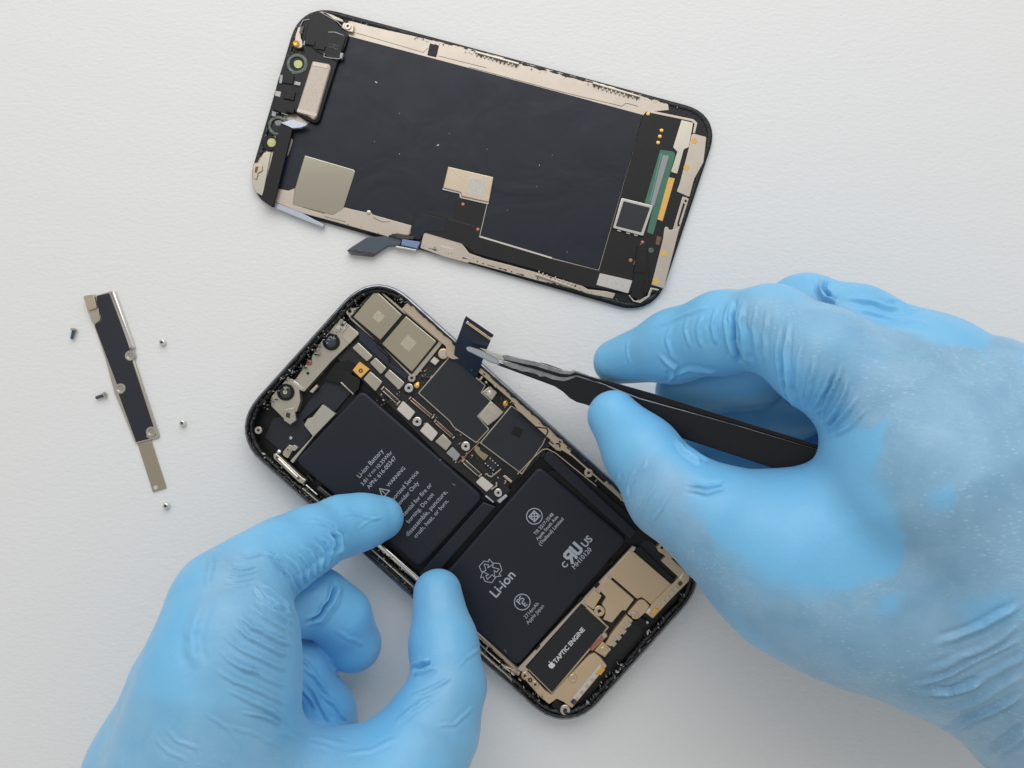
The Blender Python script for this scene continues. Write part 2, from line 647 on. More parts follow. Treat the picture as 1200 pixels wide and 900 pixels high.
prism('metal_tab', C([(995, 322), (1050, 335), (1030, 450), (1006, 460), (975, 575), (945, 566), (975, 472), (955, 452)]), Z, Z + 1.0, M_STEEL, ds, r=1.2)
mb = prism('side_bracket', C([(1042, 392), (1050, 386), (1112, 402), (1098, 520), (1054, 600), (1032, 684), (972, 658), (986, 622), (1030, 450)]), Z, Z + 1.0, M_PLATE, ds, r=1.5)
for q in ((1055, 420), (1018, 545)):
    prism('yellow_dot', circ(*C(*q), 3.6, 12), Z + .9, Z + 1.06, M_YELLOW, mb)
ln = prism('side_link', C([(1000, 680), (1030, 690), (985, 835), (950, 850)]), Z, Z + .9, M_STEEL, ds, r=1)
prism('slot', C([(1002, 712), (1012, 715), (982, 812), (974, 810)]), Z + .8, Z + .94, M_BLACK, ln)
for q in ((1014, 702), (981, 815)):
    prism('hole', circ(*C(*q), 1.6, 10), Z + .8, Z + .96, M_BLACK, ln)
mb2 = prism('side_bracket', D([(915, 345), (930, 342), (938, 358), (985, 350), (962, 440), (912, 632), (853, 615), (868, 560), (908, 400)]), Z, Z + 1.0, M_PLATE, ds, r=1.5)
for q in ((912, 467), (873, 600)):
    prism('yellow_dot', circ(*D(*q), 3.8, 12), Z + .9, Z + 1.06, M_YELLOW, mb2)
rb = prism('green_ribbon', C([(895, 462), (958, 470), (966, 486), (862, 860), (833, 850), (860, 728), (822, 710)]), Z, Z + .82, M_GREEN, ds, r=1)
prism('grey_bar', C([(907, 486), (937, 490), (866, 728), (849, 716)]), Z + .5, Z + 1.0, M_GREY, rb, r=.8)
strokes('ribbon_line', [C([(900, 480), (848, 700)])], 0.8, Z + .84, mat('green_light', rgb(110, 160, 140), .5), rb)
prism('yellow_bar', C([(935, 590), (964, 596), (906, 797), (881, 788)]), Z, Z + .9, M_YELLOW, ds)
sq = prism('shield_frame', C([(714, 688), (862, 724), (815, 866), (673, 828)]), Z, Z + 1.35, M_SHINE, ds, r=1.5)
prism('frame_cover', C([(723, 702), (848, 733), (806, 850), (686, 820)]), Z + 1, Z + 1.42, M_CHIP, sq, r=.8)
for t in (0.2, 0.5, 0.75):
    x0, y0 = C(673, 828)
    x1, y1 = C(815, 866)
    prism('clip', bar((x0 + (x1 - x0) * t - 2, y0 + (y1 - y0) * t + 1), (x0 + (x1 - x0) * t + 2.5, y0 + (y1 - y0) * t + 2.2), 1.6), Z, Z + 1.0, M_STEEL, sq)
prism('grey_label', D([(612, 560), (765, 595), (745, 655), (595, 615)]), Z, Z + .86, M_LABEL, ds, r=.8)
fc = prism('folded_flex', D([(788, 425), (835, 432), (838, 520), (842, 585), (832, 655), (800, 685), (755, 672), (770, 570)]), Z, Z + 1.3, M_BLACK, ds, r=2)
prism('flex_cover', D([(800, 440), (835, 445), (825, 560), (770, 560)]), Z + 1, Z + 1.45, M_FLEXB, fc, r=2)
prism('tab', D([(825, 585), (845, 590), (832, 655), (815, 650)]), Z + .5, Z + 1.6, M_BLACK, fc, r=1)
strokes('steel_edge', [D([(750, 665), (770, 690), (800, 697), (832, 675)])], 1.4, Z + .9, M_SHINE, ds)
prism('steel_corner', D([(780, 688), (835, 668), (850, 628), (890, 636), (884, 643), (858, 638), (845, 672), (800, 700)]), Z, Z + .8, M_STEEL, ds)
for q, r_ in (((812, 415), 1.9), ((756, 500), 2.2)):
    disc('solder_dot', *D(*q), [(r_, Z + .5), (r_, Z + .8), (0.1, Z + .88)], M_COPPER, panel, 10)
strokes('copper_trace', [D([(810, 415), (800, 430), (790, 470), (770, 520)])], 0.7, Z + .70, M_COPPER, panel)
prism('brown_tab', D([(880, 385), (902, 392), (890, 430), (872, 425)]), Z, Z + .8, M_BROWN, ds)
disc('ring_terminal', *D(852, 453), [(3.2, Z + .5), (3.2, Z + .85), (1.5, Z + .9), (1.2, Z + .7), (.1, Z + .7)], M_GREEND, panel, 12)
# connector with plain sticker
cn = prism('display_connector', [(525, 195), (578.5, 207.5), (573, 237), (541, 230), (540, 225.5), (519, 220)], Z, Z + 1.5, M_TAN, ds, r=1.0, bev=.25)
prism('sticker', [(550, 208), (570, 212.5), (565.5, 232), (546, 227.5)], Z + 1.3, Z + 1.54, M_LABEL, cn)
prism('edge_lip', [(519, 220.5), (540, 225.8), (541, 230.6), (573, 237.4), (572, 239.6), (539, 232), (538, 227), (518.4, 222.4)], Z + .2, Z + 1.0, M_SHINE, cn)
# spring contact strips along the edge
for a, b in ((C(30, 2), C(232, 58)), (C(580, 147), C(800, 212)), (D(312, 566), D(522, 640))):
    cs = prism('contact_strip', bar(a, b, 2.2), Z, Z + 1.15, M_STEEL, ds)
    L = math.hypot(b[0] - a[0], b[1] - a[1])
    dx, dy = (b[0] - a[0]) / L, (b[1] - a[1]) / L
    for i in range(11):
        t = (i + .5) / 11 * L
        h_ = random.uniform(2.5, 4.2)
        sgn = -1 if a[1] > 250 else 1
        p = (a[0] + dx * t - dy * 1.2 * sgn, a[1] + dy * t + dx * 1.2 * sgn)
        prism('spring', bar(p, (p[0] - dy * h_ * sgn, p[1] + dx * h_ * sgn), 1.6), Z, Z + random.uniform(.7, .95), random.choice((M_DARKM, M_STEEL, M_TAN)), cs)
# mirror plate, lower left
prism('mirror_plate', [(357, 182), (415, 199), (416, 202), (402.5, 244), (390, 252), (342.5, 239.5), (345, 223)], Z, Z + .86, M_MIRROR, ds, r=1.6, bev=.18)
prism('back_plate', B([(215, 402), (272, 414), (302, 402), (292, 475), (430, 524), (528, 492), (640, 516), (650, 506), (668, 526), (760, 552), (850, 577), (836, 622), (760, 616), (742, 630), (620, 596), (500, 562), (330, 517), (208, 466)]), Z, Z + .70, M_PLATE, ds, r=.8)
strokes('scored_seam', [B([(440, 535), (540, 560)]), B([(670, 540), (710, 560), (750, 560)])], 0.6, Z + .73, M_DARKM, plate)
disc('peg', *B(648, 515), [(2.6, Z + .6), (2.6, Z + .9), (.1, Z + 1.0)], M_STEEL, ds, 12)
prism('white_slot', B([(987, 668), (1043, 684), (1041, 692), (985, 677)]), Z + .3, Z + .46, M_WHITE, ds)
# camera end
prism('back_plate', B([(155, 236), (190, 230), (152, 440), (118, 420), (100, 378), (106, 290), (132, 280)]), Z, Z + .7, M_STEEL, ds, r=1)
cl = prism('left_clip', B([(108, 288), (150, 292), (148, 322), (130, 330), (122, 362), (104, 352)]), Z, Z + 1.1, M_TAN, ds, r=1)
prism('slot', B([(118, 300), (132, 302), (124, 330), (112, 328)]), Z + 1, Z + 1.14, M_BROWN, cl)
hs = prism('sensor_housing', A([(332, 120), (350, 85), (395, 58), (445, 56), (480, 82), (520, 132), (555, 160), (540, 215), (500, 300), (415, 570), (395, 578), (350, 560), (300, 525), (250, 535), (195, 515), (215, 400), (245, 300), (285, 240), (345, 250), (335, 200)]), Z, Z + 1.9, M_BLACK, ds, r=2, bev=.35)
prism('housing_step', A([(480, 140), (545, 168), (530, 215), (505, 290), (470, 275), (400, 240), (345, 180), (365, 100), (440, 110)]), Z + 1.5, Z + 2.2, M_BLACK, hs, r=2, bev=.3)
prism('housing_notch', A([(460, 200), (515, 210), (505, 235), (455, 228)]), Z + 2, Z + 2.25, M_RIM, hs)
for pl_ in [A([(440, 250), (438, 265), (470, 272), (515, 275)]), A([(460, 150), (490, 150), (530, 165)]), A([(325, 125), (340, 95), (370, 90)]), A([(420, 55), (445, 70), (500, 100), (530, 130)]), A([(240, 530), (270, 540)])]:
    strokes('steel_trace', [pl_], 0.7, Z + 2.24, M_RES, hs)
sp = prism('earpiece_speaker', A([(384, 284), (462, 298), (470, 312), (402, 548), (388, 560), (360, 540), (308, 524)]), Z + 1, Z + 3.0, M_SPEAK, hs, r=2, bev=.5)
prism('speaker_ridge', A([(388, 290), (458, 304), (454, 322), (384, 308)]), Z + 2.8, Z + 3.08, M_PLATE, hs, r=.8)
prism('speaker_ridge', A([(314, 508), (408, 532), (400, 548), (310, 524)]), Z + 2.8, Z + 3.08, M_PLATE, hs, r=.8)
for (q, r_) in (((312, 298), 12.5), ((222, 588), 12.0)):
    x, y = A(*q)
    hr = disc('sensor_ring', x, y, [(r_, Z + .5), (r_, Z + 2.0), (r_ * .9, Z + 2.2), (r_ * .72, Z + 2.2), (r_ * .66, Z + 1.2), (0.1, Z + 1.2)], M_GREEND, ds, 28)
    disc('lens', x, y, [(r_ * .64, Z + 1.0), (r_ * .62, Z + 1.7), (r_ * .3, Z + 1.95), (.1, Z + 2.0)], M_LENS, hr, 24)
    if q[0] == 312:
        disc('sensor_disc', x + 1.4, y + .6, [(r_ * .40, Z + 1.6), (r_ * .40, Z + 2.06), (.1, Z + 2.1)], M_EMIT, hr, 20)
for i in range(26):
    an = random.uniform(0, 6.28)
    rr = random.uniform(10.5, 15)
    x, y = A(*((312, 298) if i % 2 else (222, 588)))
    x += rr * math.cos(an)
    y += rr * math.sin(an)
    prism('residue', bar((x, y), (x + random.uniform(-4, 4), y + random.uniform(-4, 4)), .7), Z + .8, Z + 2.25, random.choice((M_RES, M_GREEND, M_DARKM)), hs)
for pts_, z_, m_ in (([(352, 180), (398, 190), (392, 215), (346, 205)], 2.5, M_BLACK), ([(400, 205), (445, 215), (440, 235), (398, 228)], 2.6, M_BLACK), ([(330, 60 + 60), (345, 122), (336, 160), (322, 152)], 2.4, M_DARKM), ([(240, 345), (300, 355), (290, 395), (232, 385)], 2.3, M_BLACK), ([(300, 380), (330, 386), (326, 402), (298, 396)], 2.5, M_RES),
                      ([(232, 350), (246, 352), (240, 392), (228, 388)], 2.5, M_RES), ([(255, 420), (305, 430), (296, 470), (248, 460)], 2.4, M_BLACK), ([(265, 500), (300, 508), (296, 530), (262, 522)], 2.6, M_BLACK), ([(195, 520), (215, 525), (210, 548), (192, 542)], 2.6, M_RES), ([(515, 245), (530, 250), (522, 275), (510, 270)], 2.6, M_RES), ([(345, 190), (352, 192), (348, 212), (341, 210)], 2.3, M_PLATE)):
    prism('module_block', A(pts_), Z + 1.5, Z + z_, m_, hs, r=.6)
wl = disc('sensor_well', *A(185, 672), [(9, Z), (9, Z + .9), (8, Z + 1.0), (.1, Z + 1.0)], M_BLACK, ds, 20)
disc('sensor_disc', *A(193, 668), [(5.2, Z + .6), (5.2, Z + 1.15), (.1, Z + 1.2)], M_EMIT, wl, 20)
disc('gold_terminal', *A(307, 202), [(4, Z), (4, Z + 1.6), (2.6, Z + 1.9), (1, Z + 1.7), (.1, Z + 1.7)], M_GOLD, ds, 14)
prism('terminal_tab', A([(318, 125), (332, 128), (330, 180), (342, 200), (335, 222), (312, 225), (300, 205), (305, 165)]), Z, Z + 1.3, M_PLATE, ds, r=1.2)
tl = prism('terminal_tab', A([(530, 105), (578, 112), (575, 150), (548, 146), (520, 128)]), Z, Z + 1.6, M_TAN, ds, r=1.2)
screw_part(*A(550, 122), Z + 2.0, 4.2, tl, M_STEEL)
prism('edge_strip', A([(420, 52), (440, 56), (480, 70), (525, 92), (530, 104), (490, 92), (440, 70)]), Z, Z + 1.8, M_PLATE, ds)
prism('white_pad', A([(212, 425), (238, 430), (232, 455), (208, 448)]), Z + 1.6, Z + 2.0, M_LABEL, hs, r=.8)
prism('pill_slot', B([(275, 160), (292, 172), (290, 190), (270, 248), (252, 256), (262, 205)]), Z + .3, Z + .9, M_PLATE, ds, r=2)
# ribbon that folds over at the camera end
rbn = prism('sensor_flex', B([(236, 96), (292, 120), (222, 400), (205, 462), (195, 490), (140, 452), (150, 430), (222, 150)]), Z + 1.6, Z + 2.6, M_FLEXB, ds, r=1, bev=.1)
prism('flex_fold', B([(236, 96), (290, 80), (362, 104), (330, 118), (292, 121)]), Z + 1.9, Z + 3.0, M_FLEXS, rbn, bev=.08)
prism('silver_clip', B([(208, 468), (330, 516), (438, 572), (434, 585), (330, 545), (206, 494)]), 0.4, Z + .6, M_FLEXS, ds, r=.8)
# loose flex hanging over the edge
lf = prism('loose_flex', B([(546, 694), (570, 676), (640, 632), (740, 626), (805, 638), (795, 668), (735, 672), (664, 720), (560, 708)]), .5, 2.3, mat('flex_slate', rgb(74, 84, 96), .35, .2), ds, r=1, bev=.15)
prism('flex_tip', B([(546, 694), (562, 684), (680, 706), (664, 720)]), .4, 2.36, M_DARKM, lf)
prism('connector_block', B([(740, 624), (780, 612), (862, 630), (855, 642), (800, 640)]), 1, 3.0, M_DARKM, ds, r=.6)
prism('flex_fold', B([(805, 640), (890, 654), (876, 684), (800, 668)]), .8, 2.9, mat('fold_blue', rgb(120, 142, 178), .3, .3), lf, r=.8)
prism('steel_edge', B([(776, 672), (872, 690), (868, 697), (774, 680)]), .4, 2.2, M_SHINE, ds)
# dust and chips of residue on the film
for i in range(26):
    x, y = random.uniform(400, 720), random.uniform(60, 300)
    if (y - 42) < (x - 409) * .27 + 6 or x > 750 - (y - 134) * .29 or y > 235 + (x - 404) * .25:
        continue
    s_ = random.choice((.5, .6, .8, 1.4))
    prism('dust_fleck', rect(x, y, s_ * random.uniform(1, 2.2), s_, random.uniform(0, 180)), Z + .55, Z + .7, M_LABEL, film)

items = []
edges_ = [((360, 6), (838, 134), 1), ((838, 140), (770, 362), 1), ((760, 366), (295, 234), 1), ((290, 224), (350, 12), 1)]
for (a_, b_, _) in edges_:
    L = math.hypot(b_[0] - a_[0], b_[1] - a_[1])
    nx_, ny_ = -(b_[1] - a_[1]) / L, (b_[0] - a_[0]) / L
    for i in range(int(L / 6.5)):
        t = random.uniform(.07, .93)
        d_ = 2.2 + 3.2 * random.random() ** 1.6
        items.append((chip(a_[0] + (b_[0] - a_[0]) * t + nx_ * d_, a_[1] + (b_[1] - a_[1]) * t + ny_ * d_, random.choice((.4, .5, .6, .9))), 1.4, random.uniform(2.0, 2.4), random.choice((0, 1, 1, 2, 2, 3, 3))))
flecks('residue_flecks', items, (M_RES, M_DARKM, M_LABEL, M_BLACK), ds)

# ------------------------------------------------------------------ phone body
UB = (math.cos(math.radians(42)), math.sin(math.radians(42)))


def bf(s, t):
    return (s * UB[0] + t * UB[1], s * UB[1] - t * UB[0])


cB = [bf(537, -196.5), bf(537, 62.5), bf(1071, 62.5), bf(1071, -196.5)]
b4 = ccw([tuple(P(x, y, 4.0).xy) for x, y in cB])
ph = thing('opened_phone', P(*bf(804, -67), 0), 'opened phone body without its screen, batteries and circuit board exposed, under both gloved hands', 'phone')
RB = 13.0
prof = [(3.2, 0.0), (1.2, 0.25), (0.35, 1.4), (0.0, 3.6), (0.12, 5.6), (0.36, 6.8), (0.6, 7.15), (1.0, 7.2), (1.15, 7.0), (1.25, 5.6), (1.9, 5.4), (2.05, 1.6)]
me = rings_mesh('housing', [rrect_ring(b4, i, z, RB) for i, z in prof])
smooth_angle(me, 50)
shell = link('housing', me, M_FRAME, ph)
me = rings_mesh('inner_floor', [rrect_ring(b4, 2.06, z, RB) for z in (1.0, 1.7)])
fl = link('inner_floor', me, M_BLACK, ph)
resid_ring('adhesive_residue', b4, 0.85, 1.75, 6.75, RB, 0.6, ph, M_RIM, 11, 0.42)
resid_ring('inner_lip', b4, 1.5, 2.9, 5.6, RB, 0.5, ph, M_RIM, 21, 0.7)


items = []
for i in range(760):
    side = random.random()
    deep = random.random() ** 1.4
    if side < .27:
        s, t = 537 + 4 + 14 * deep, random.uniform(-155, 20)
    elif side < .66:
        s, t = random.uniform(580, 1030), -196.5 + 4 + 12 * deep
    elif side < .72:
        s, t = random.uniform(575, 592), 62 - 4 - 9 * deep
    else:
        s, t = 1071 - 3.5 - 10 * deep, random.uniform(-155, 20)
        if random.random() < .5:
            continue
    if random.random() < .16:      # corners
        cs_, ct_, a_ = random.choice(((585, -148.5, 200), (585, 14.5, 110), (1023, -148.5, 290), (1023, 14.5, 20)))
        a_ = math.radians(a_ + random.uniform(-40, 60))
        a_ = random.uniform(0, 6.28)
        s, t = cs_ + 40 * math.cos(a_), ct_ + 40 * math.sin(a_)
        if not ((s < 585 or s > 1023) and (t < -148 or t > 14)):
            continue
    x, y = bf(s, t)
    items.append((chip(x, y, random.choice((.5, .6, .8, 1.2))), 5.2, random.uniform(6.4, 7.15), random.choice((0, 0, 0, 1, 1, 2, 3, 3))))
flecks('residue_flecks', items, (M_RES, M_DARKM, M_LABEL, M_BLACK), ph)

ZB = 5.6
# batteries
def battery(pts, ztop):
    wp = ccw([tuple(P(x, y, ztop).xy) for x, y in rounded(pts, 9, 6)])
    rings = [[(x, y, .0018) for x, y in wp]]
    for ins, dz in ((0, -1.2), (0.06, -.75), (.2, -.4), (.42, -.18), (.7, -.06), (1.0, -.015), (1.25, 0)):
        rings.append([(x, y, (ztop + dz) * .001) for x, y in inset(wp, ins * .001)])
    me = rings_mesh('battery_cell', rings)
    smooth_angle(me, 50)
    return link('battery_cell', me, M_BATT, ph)


b1 = battery([(424, 456), (567, 582), (491, 667), (345, 540)], ZB)
b2 = battery([(632, 545), (736, 632), (606, 782), (503, 693)], ZB)
prism('battery_flange', [(566, 588), (582, 594), (502, 684), (491, 672)], 1.7, 4.9, M_BATT, b1, r=1.5, bev=.4)
prism('battery_flange', H([(400, 120), (426, 115), (828, 492), (792, 524), (386, 152)]), 1.7, 5.1, M_BATT, b2, r=1.5, bev=.3)
prism('fold_tab', L2([(700, 260), (735, 222), (752, 238), (718, 278)]), 4, 5.2, M_FLEXB, b2)
strokes('scuff_mark', [L1([(780, 760), (795, 772), (800, 765)]), L1([(700, 590), (690, 600)]), L5([(340, 275), (355, 295)])], .5, ZB + .02, M_RES, b1)

TZ = ZB + 0.03
GT = lambda q: G(*q)
for s, q, L in (('Li-ion Battery', (656, 252), 168), ('3.81 V\u00a0\u00a0\u00a0\u00a0\u00a010.35Whr', (686, 275), 207), ('APN: 616-00347', (709, 296), 192), ('WARNING', (776, 316), 117),
                ('Authorized Service', (803, 373), 222), ('Provider Only', (826, 400), 158), ('Potential for fire or', (866, 432), 222), ('burning. Do not', (890, 461), 178), ('disassemble, puncture,', (919, 485), 275), ('crush, heat, or burn.', (941, 511), 229)):
    text(s, *G(*q), L / 4, TZ, 48.3, M_INK, b1)
BD = (math.cos(math.radians(48.3)), -math.sin(math.radians(48.3)))   # reading direction in pixels
BN = (-BD[1], BD[0])                                                # down the page


def lp(c, x, y):
    """pixel of local print coordinates: x along the reading direction, y down the page"""
    return (c[0] + x * BD[0] + y * BN[0], c[1] + x * BD[1] + y * BN[1])


# direct-current sign
c = G(671, 291)
strokes('printed_symbol', [[lp(c, -2.6, -1.1), lp(c, 3.6, -1.1)]] + [[lp(c, -2.6 + 2.4 * i, .5), lp(c, -1.2 + 2.4 * i, .5)] for i in range(3)], .55, TZ, M_INK, b1)
# warning triangle
c = G(716, 385)
tri = [lp(c, -6, 4.6), lp(c, 0, -5.6), lp(c, 6, 4.6), lp(c, -6, 4.6)]
strokes('warning_triangle', [tri, [lp(c, 0, -2), lp(c, 0, 1.4)], [lp(c, 0, 2.6), lp(c, 0, 3.2)]], 1.05, TZ, M_INK, b1)
# battery two print
for s, q, L in (('TIS 2217-2548', (389, 457), 128), ('Apple South Asia', (405, 475), 146), ('(Thailand) Limited', (424, 492), 164), ('MH10120', (568, 617), 120), ('Li-ion', (198, 738), 138)):
    text(s, *H(*q), L / 4, TZ, 48.3, M_INK, b2, bold=.012)
for s, q, L in (('2716mAh', (331, 302), 92), ('Apple Japan', (348, 320), 112)):
    text(s, *I(*q), L / 4, TZ, 48.3, M_INK, b2)


def ring_poly(c, r, n=36):
    p = circ(c[0], c[1], r, n)
    return p + [p[0]]


c = H(345, 420)
strokes('printed_symbol', [ring_poly(c, 9.2), [lp(c, -4.6, -4.6), lp(c, 4.6, -4.6), lp(c, 4.6, 4.6), lp(c, -4.6, 4.6), lp(c, -4.6, -4.6)], [lp(c, 0, -4.6), lp(c, 4.4, 0), lp(c, 0, 4.6), lp(c, -4.4, 0), lp(c, 0, -4.6)], [lp(c, -4.4, -4.4), lp(c, 4.4, 4.4)], [lp(c, -4.4, 4.4), lp(c, 4.4, -4.4)]], 1.0, TZ, M_INK, b2)
c = H(288, 822)
strokes('printed_symbol', [ring_poly(c, 9.2)], 1.0, TZ, M_INK, b2)
text('PS', *lp(c, .2, -2.6), 8.6, TZ, 48.3, M_INK, b2, bold=.01)
text('E', *lp(c, .2, 3.6), 4.0, TZ, 48.3, M_INK, b2, bold=.01)
# recognised component mark: reversed R joined to U, small C and US
c = H(525, 592)
X = lambda pts: [lp(c, x * .92, y) for x, y in pts]
strokes('printed_symbol', [X([(-1.2, 7), (-1.2, -6), (-8.2, -6), (-9.8, -4.5), (-9.8, -1.2), (-8.2, .3), (-2, .3)]), X([(-4.6, .6), (-10, 7.4)]),
                           X([(3.0, -7), (3.0, 4.4), (4.6, 5.8), (8.8, 5.8), (10.6, 4.2), (10.6, -7)])], 3.5, TZ, M_INK, b2)
text('C', *H(488, 648), 6.2, TZ, 48.3, M_INK, b2, bold=.03)
text('US', *H(592, 539), 13.0, TZ, 48.3, M_INK, b2, bold=.025)
# recycling arrows
c = H(138, 676)
rec = []
for k in range(3):
    a0 = math.radians(120 * k)
    def rot(p):
        x, y = p
        return lp(c, x * math.cos(a0) - y * math.sin(a0), x * math.sin(a0) + y * math.cos(a0))
    rec.append([rot(p) for p in ((-4.6, -13.2), (3.6, -13.2), (6.6, -8.6), (9.6, -10.2), (8.4, -2.6), (.9, -4.6), (3.9, -6.4), (1.2, -10.6), (-3.0, -4.0), (-7.6, -6.6), (-4.6, -13.2))])
strokes('recycling_mark', rec, .75, TZ, M_INK, b2)

# ---- logic board
lb = prism('logic_board', E([(575, 215), (700, 330), (850, 480), (1000, 330), (1040, 360)]) + F([(600, 430), (740, 520), (900, 660), (900, 730), (760, 880), (700, 920)]) + L2([(440, 560), (330, 680), (205, 600)]) + L1([(900, 740), (690, 570), (380, 250), (130, 20)]) + E([(560, 460), (500, 400), (600, 300)]), 1.7, 3.6, M_BOARD, ph)
ZS = 4.9


def rimmed(name, pts, z, grow=1.3):
    big = inset(ccw(pts), -grow)
    prism('shield_rim', rounded(big, 1.5, 3), 3.4, z - .25, M_STEEL, lb)
    return prism(name, pts, 3.5, z, M_CHIP, lb, r=1.5, bev=.2)


rimmed('chip_cover', F([(430, 312), (592, 447), (572, 480), (618, 520), (555, 590), (608, 652), (552, 712), (448, 640), (430, 612), (285, 482)]), 5.1)
rimmed('chip_cover', F([(718, 545), (885, 668), (862, 722), (765, 858), (575, 715)]), 5.1)
prism('chip_mark', F([(735, 635), (775, 655), (755, 695), (715, 672)]), 5, 5.12, M_BLACK, lb)
for pts, m in ((E([(600, 325), (668, 390), (640, 415), (570, 350)]), M_STEEL), (E([(680, 395), (733, 445), (705, 475), (653, 420)]), M_STEEL), (E([(745, 450), (818, 515), (790, 548), (720, 480)]), M_STEEL),
               (E([(655, 460), (713, 510), (680, 555), (622, 497)]), M_STEEL), (L1([(432, 178), (520, 258), (475, 318), (388, 238)]), M_WHITE), (L1([(600, 328), (680, 405), (635, 465), (550, 388)]), M_WHITE),
               (L1([(715, 410), (778, 475), (735, 530), (657, 465)]), M_STEEL), (L1([(780, 500), (838, 560), (805, 605), (735, 545)]), M_GREY), (L2([(185, 435), (290, 520), (225, 575), (130, 490)]), M_WHITE)):
    prism('shield_can', pts, 3.4, ZS, m, lb, r=1.6, bev=.22)
gp = prism('gold_mount', E([(605, 415), (652, 450), (610, 492), (573, 455)]), 3.4, 4.8, M_YELLOW, lb, r=.6)
disc('mount_hole', *E(611, 458), [(2.8, 4.5), (2.8, 4.85), (1.6, 4.9), (.1, 4.7)], M_BROWN, lb, 12)
for pts, m in ((L1([(490, 148), (650, 285), (635, 305), (475, 170)]), M_BROWN), (L1([(668, 312), (797, 428), (780, 445), (650, 330)]), mat('connector_red', rgb(118, 74, 66), .5, .3)),
               (L1([(302, 75), (414, 180), (390, 202), (278, 103)]), M_DARKM), (L1([(870, 585), (992, 690), (960, 716), (843, 610)]), M_DARKM)):
    a = ((pts[0][0] + pts[3][0]) / 2, (pts[0][1] + pts[3][1]) / 2)
    b = ((pts[1][0] + pts[2][0]) / 2, (pts[1][1] + pts[2][1]) / 2)
    prism('connector', inset(ccw(pts), -.5), 3.4, 4.5, M_BLACK, lb, r=.5)
    wd_ = math.hypot(pts[0][0] - pts[3][0], pts[0][1] - pts[3][1])
    L = math.hypot(b[0] - a[0], b[1] - a[1])
    dx, dy = (b[0] - a[0]) / L, (b[1] - a[1]) / L
    for sg in (-1, 1):
        o_ = wd_ * .36 * sg
        prism('contact_row', bar((a[0] - dy * o_ + dx * 2, a[1] + dx * o_ + dy * 2), (b[0] - dy * o_ - dx * 2, b[1] + dx * o_ - dy * 2), wd_ * .2), 4, 4.75, M_TAN if m is not M_DARKM else M_STEEL, lb)
    prism('contact_row', bar((a[0] + dx * 2.5, a[1] + dy * 2.5), (b[0] - dx * 2.5, b[1] - dy * 2.5), wd_ * .3), 4, 4.6, m, lb)
    for q in (a, b):
        sgn = 1 if q == a else -1
        prism('connector_end', bar((q[0] - dy * wd_ * .42, q[1] + dx * wd_ * .42), (q[0] + dy * wd_ * .42, q[1] - dx * wd_ * .42), 2.0), 4, 4.85, M_TAN, lb, r=.4)
for q, r_, m in (((475, 88), 5.2, M_SHINE), ((533, 325), 5.4, M_SHINE), ((875, 498), 5.4, M_SHINE), ((1103, 825), 4.8, M_SHINE)):
    screw_part(*L1(*q), 5.6, r_, lb, m, name='standoff')
screw_part(*E(998, 378), 5.8, 6.2, lb, M_GOLDT, hole=False, name='standoff')
screw_part(*E(998, 378), 6.0, 3.4, lb, M_SHINE, hole=False)
prism('small_block', E([(955, 392), (980, 410), (960, 432), (936, 414)]), 3.4, 5.0, M_WHITE, lb, r=.5)
for q in (E(873, 527), F(690, 532)):
    disc('gold_pad', q[0], q[1], [(3.2, 3.4), (3.2, 4.1), (1, 4.3), (.1, 4.2)], M_GOLD, lb, 10)
    disc('gold_pad', q[0] + 1.5, q[1] - 2.6, [(1.8, 3.4), (1.8, 4.0), (.1, 4.1)], M_GOLD, lb, 8)
prism('shield_can', F([(615, 447), (652, 480), (626, 517), (577, 480)]), 3.4, 5.5, M_STEEL, lb, r=1.2, bev=.3)
disc('dimple', *F(614, 481), [(3.2, 5.3), (3.0, 5.7), (.1, 5.85)], M_SHINE, lb, 14)
prism('shield_can', F([(620, 518), (682, 572), (648, 606), (606, 637), (560, 592)]), 3.4, 5.6, M_STEEL, lb, r=1.5, bev=.35)
prism('shield_ridge', F([(622, 540), (660, 572), (640, 590), (603, 560)]), 5.4, 5.68, M_PLATE, lb, r=1)
prism('bronze_block', L2([(130, 165), (165, 185), (175, 215), (245, 255), (205, 300), (150, 250), (115, 205)]), 3.4, 4.7, mat('bronze', rgb(150, 138, 108), .4, .5), lb, r=.8)
db = prism('dotted_module', L2([(260, 268), (342, 340), (282, 397), (203, 325)]), 3.4, 4.5, M_CHIP, lb)
for i in range(4):
    for j in (0, 1):
        x, y = L2((258 + 23 * i) - j * 42, (280 + 20 * i) + j * 43)
        disc('solder_dot', x, y, [(.75, 4.3), (.75, 4.6), (.1, 4.65)], M_WHITE, lb, 8)
prism('cover_tape', L2([(400, 325), (425, 335), (522, 412), (462, 500), (372, 430), (350, 370)]), 3.5, 5.2, M_FLEXB, lb, r=1)
prism('bronze_block', L2([(390, 425), (455, 478), (440, 495), (368, 436)]), 4, 5.4, M_TAN, lb, r=.6)
strokes('wire', [L2([(215, 420), (230, 412), (242, 430), (265, 440), (300, 415), (355, 370)])], 1.3, 5.0, M_STEEL, lb)
strokes('wire', [L2([(315, 490), (312, 520), (270, 550)])], 1.6, 5.0, M_STEEL, lb)
prism('steel_wedge', L2([(318, 650), (395, 595), (412, 610), (342, 674)]), 2, 4.9, M_FLEXS, ph, r=.5)
prism('steel_wedge', L2([(222, 603), (292, 660), (284, 669), (212, 612)]), 2, 4.9, M_FLEXS, ph)
prism('board_seam', bar(L1(975, 465), L1(822, 615), 1.1), 3.4, 4.6, M_COPPER, lb)
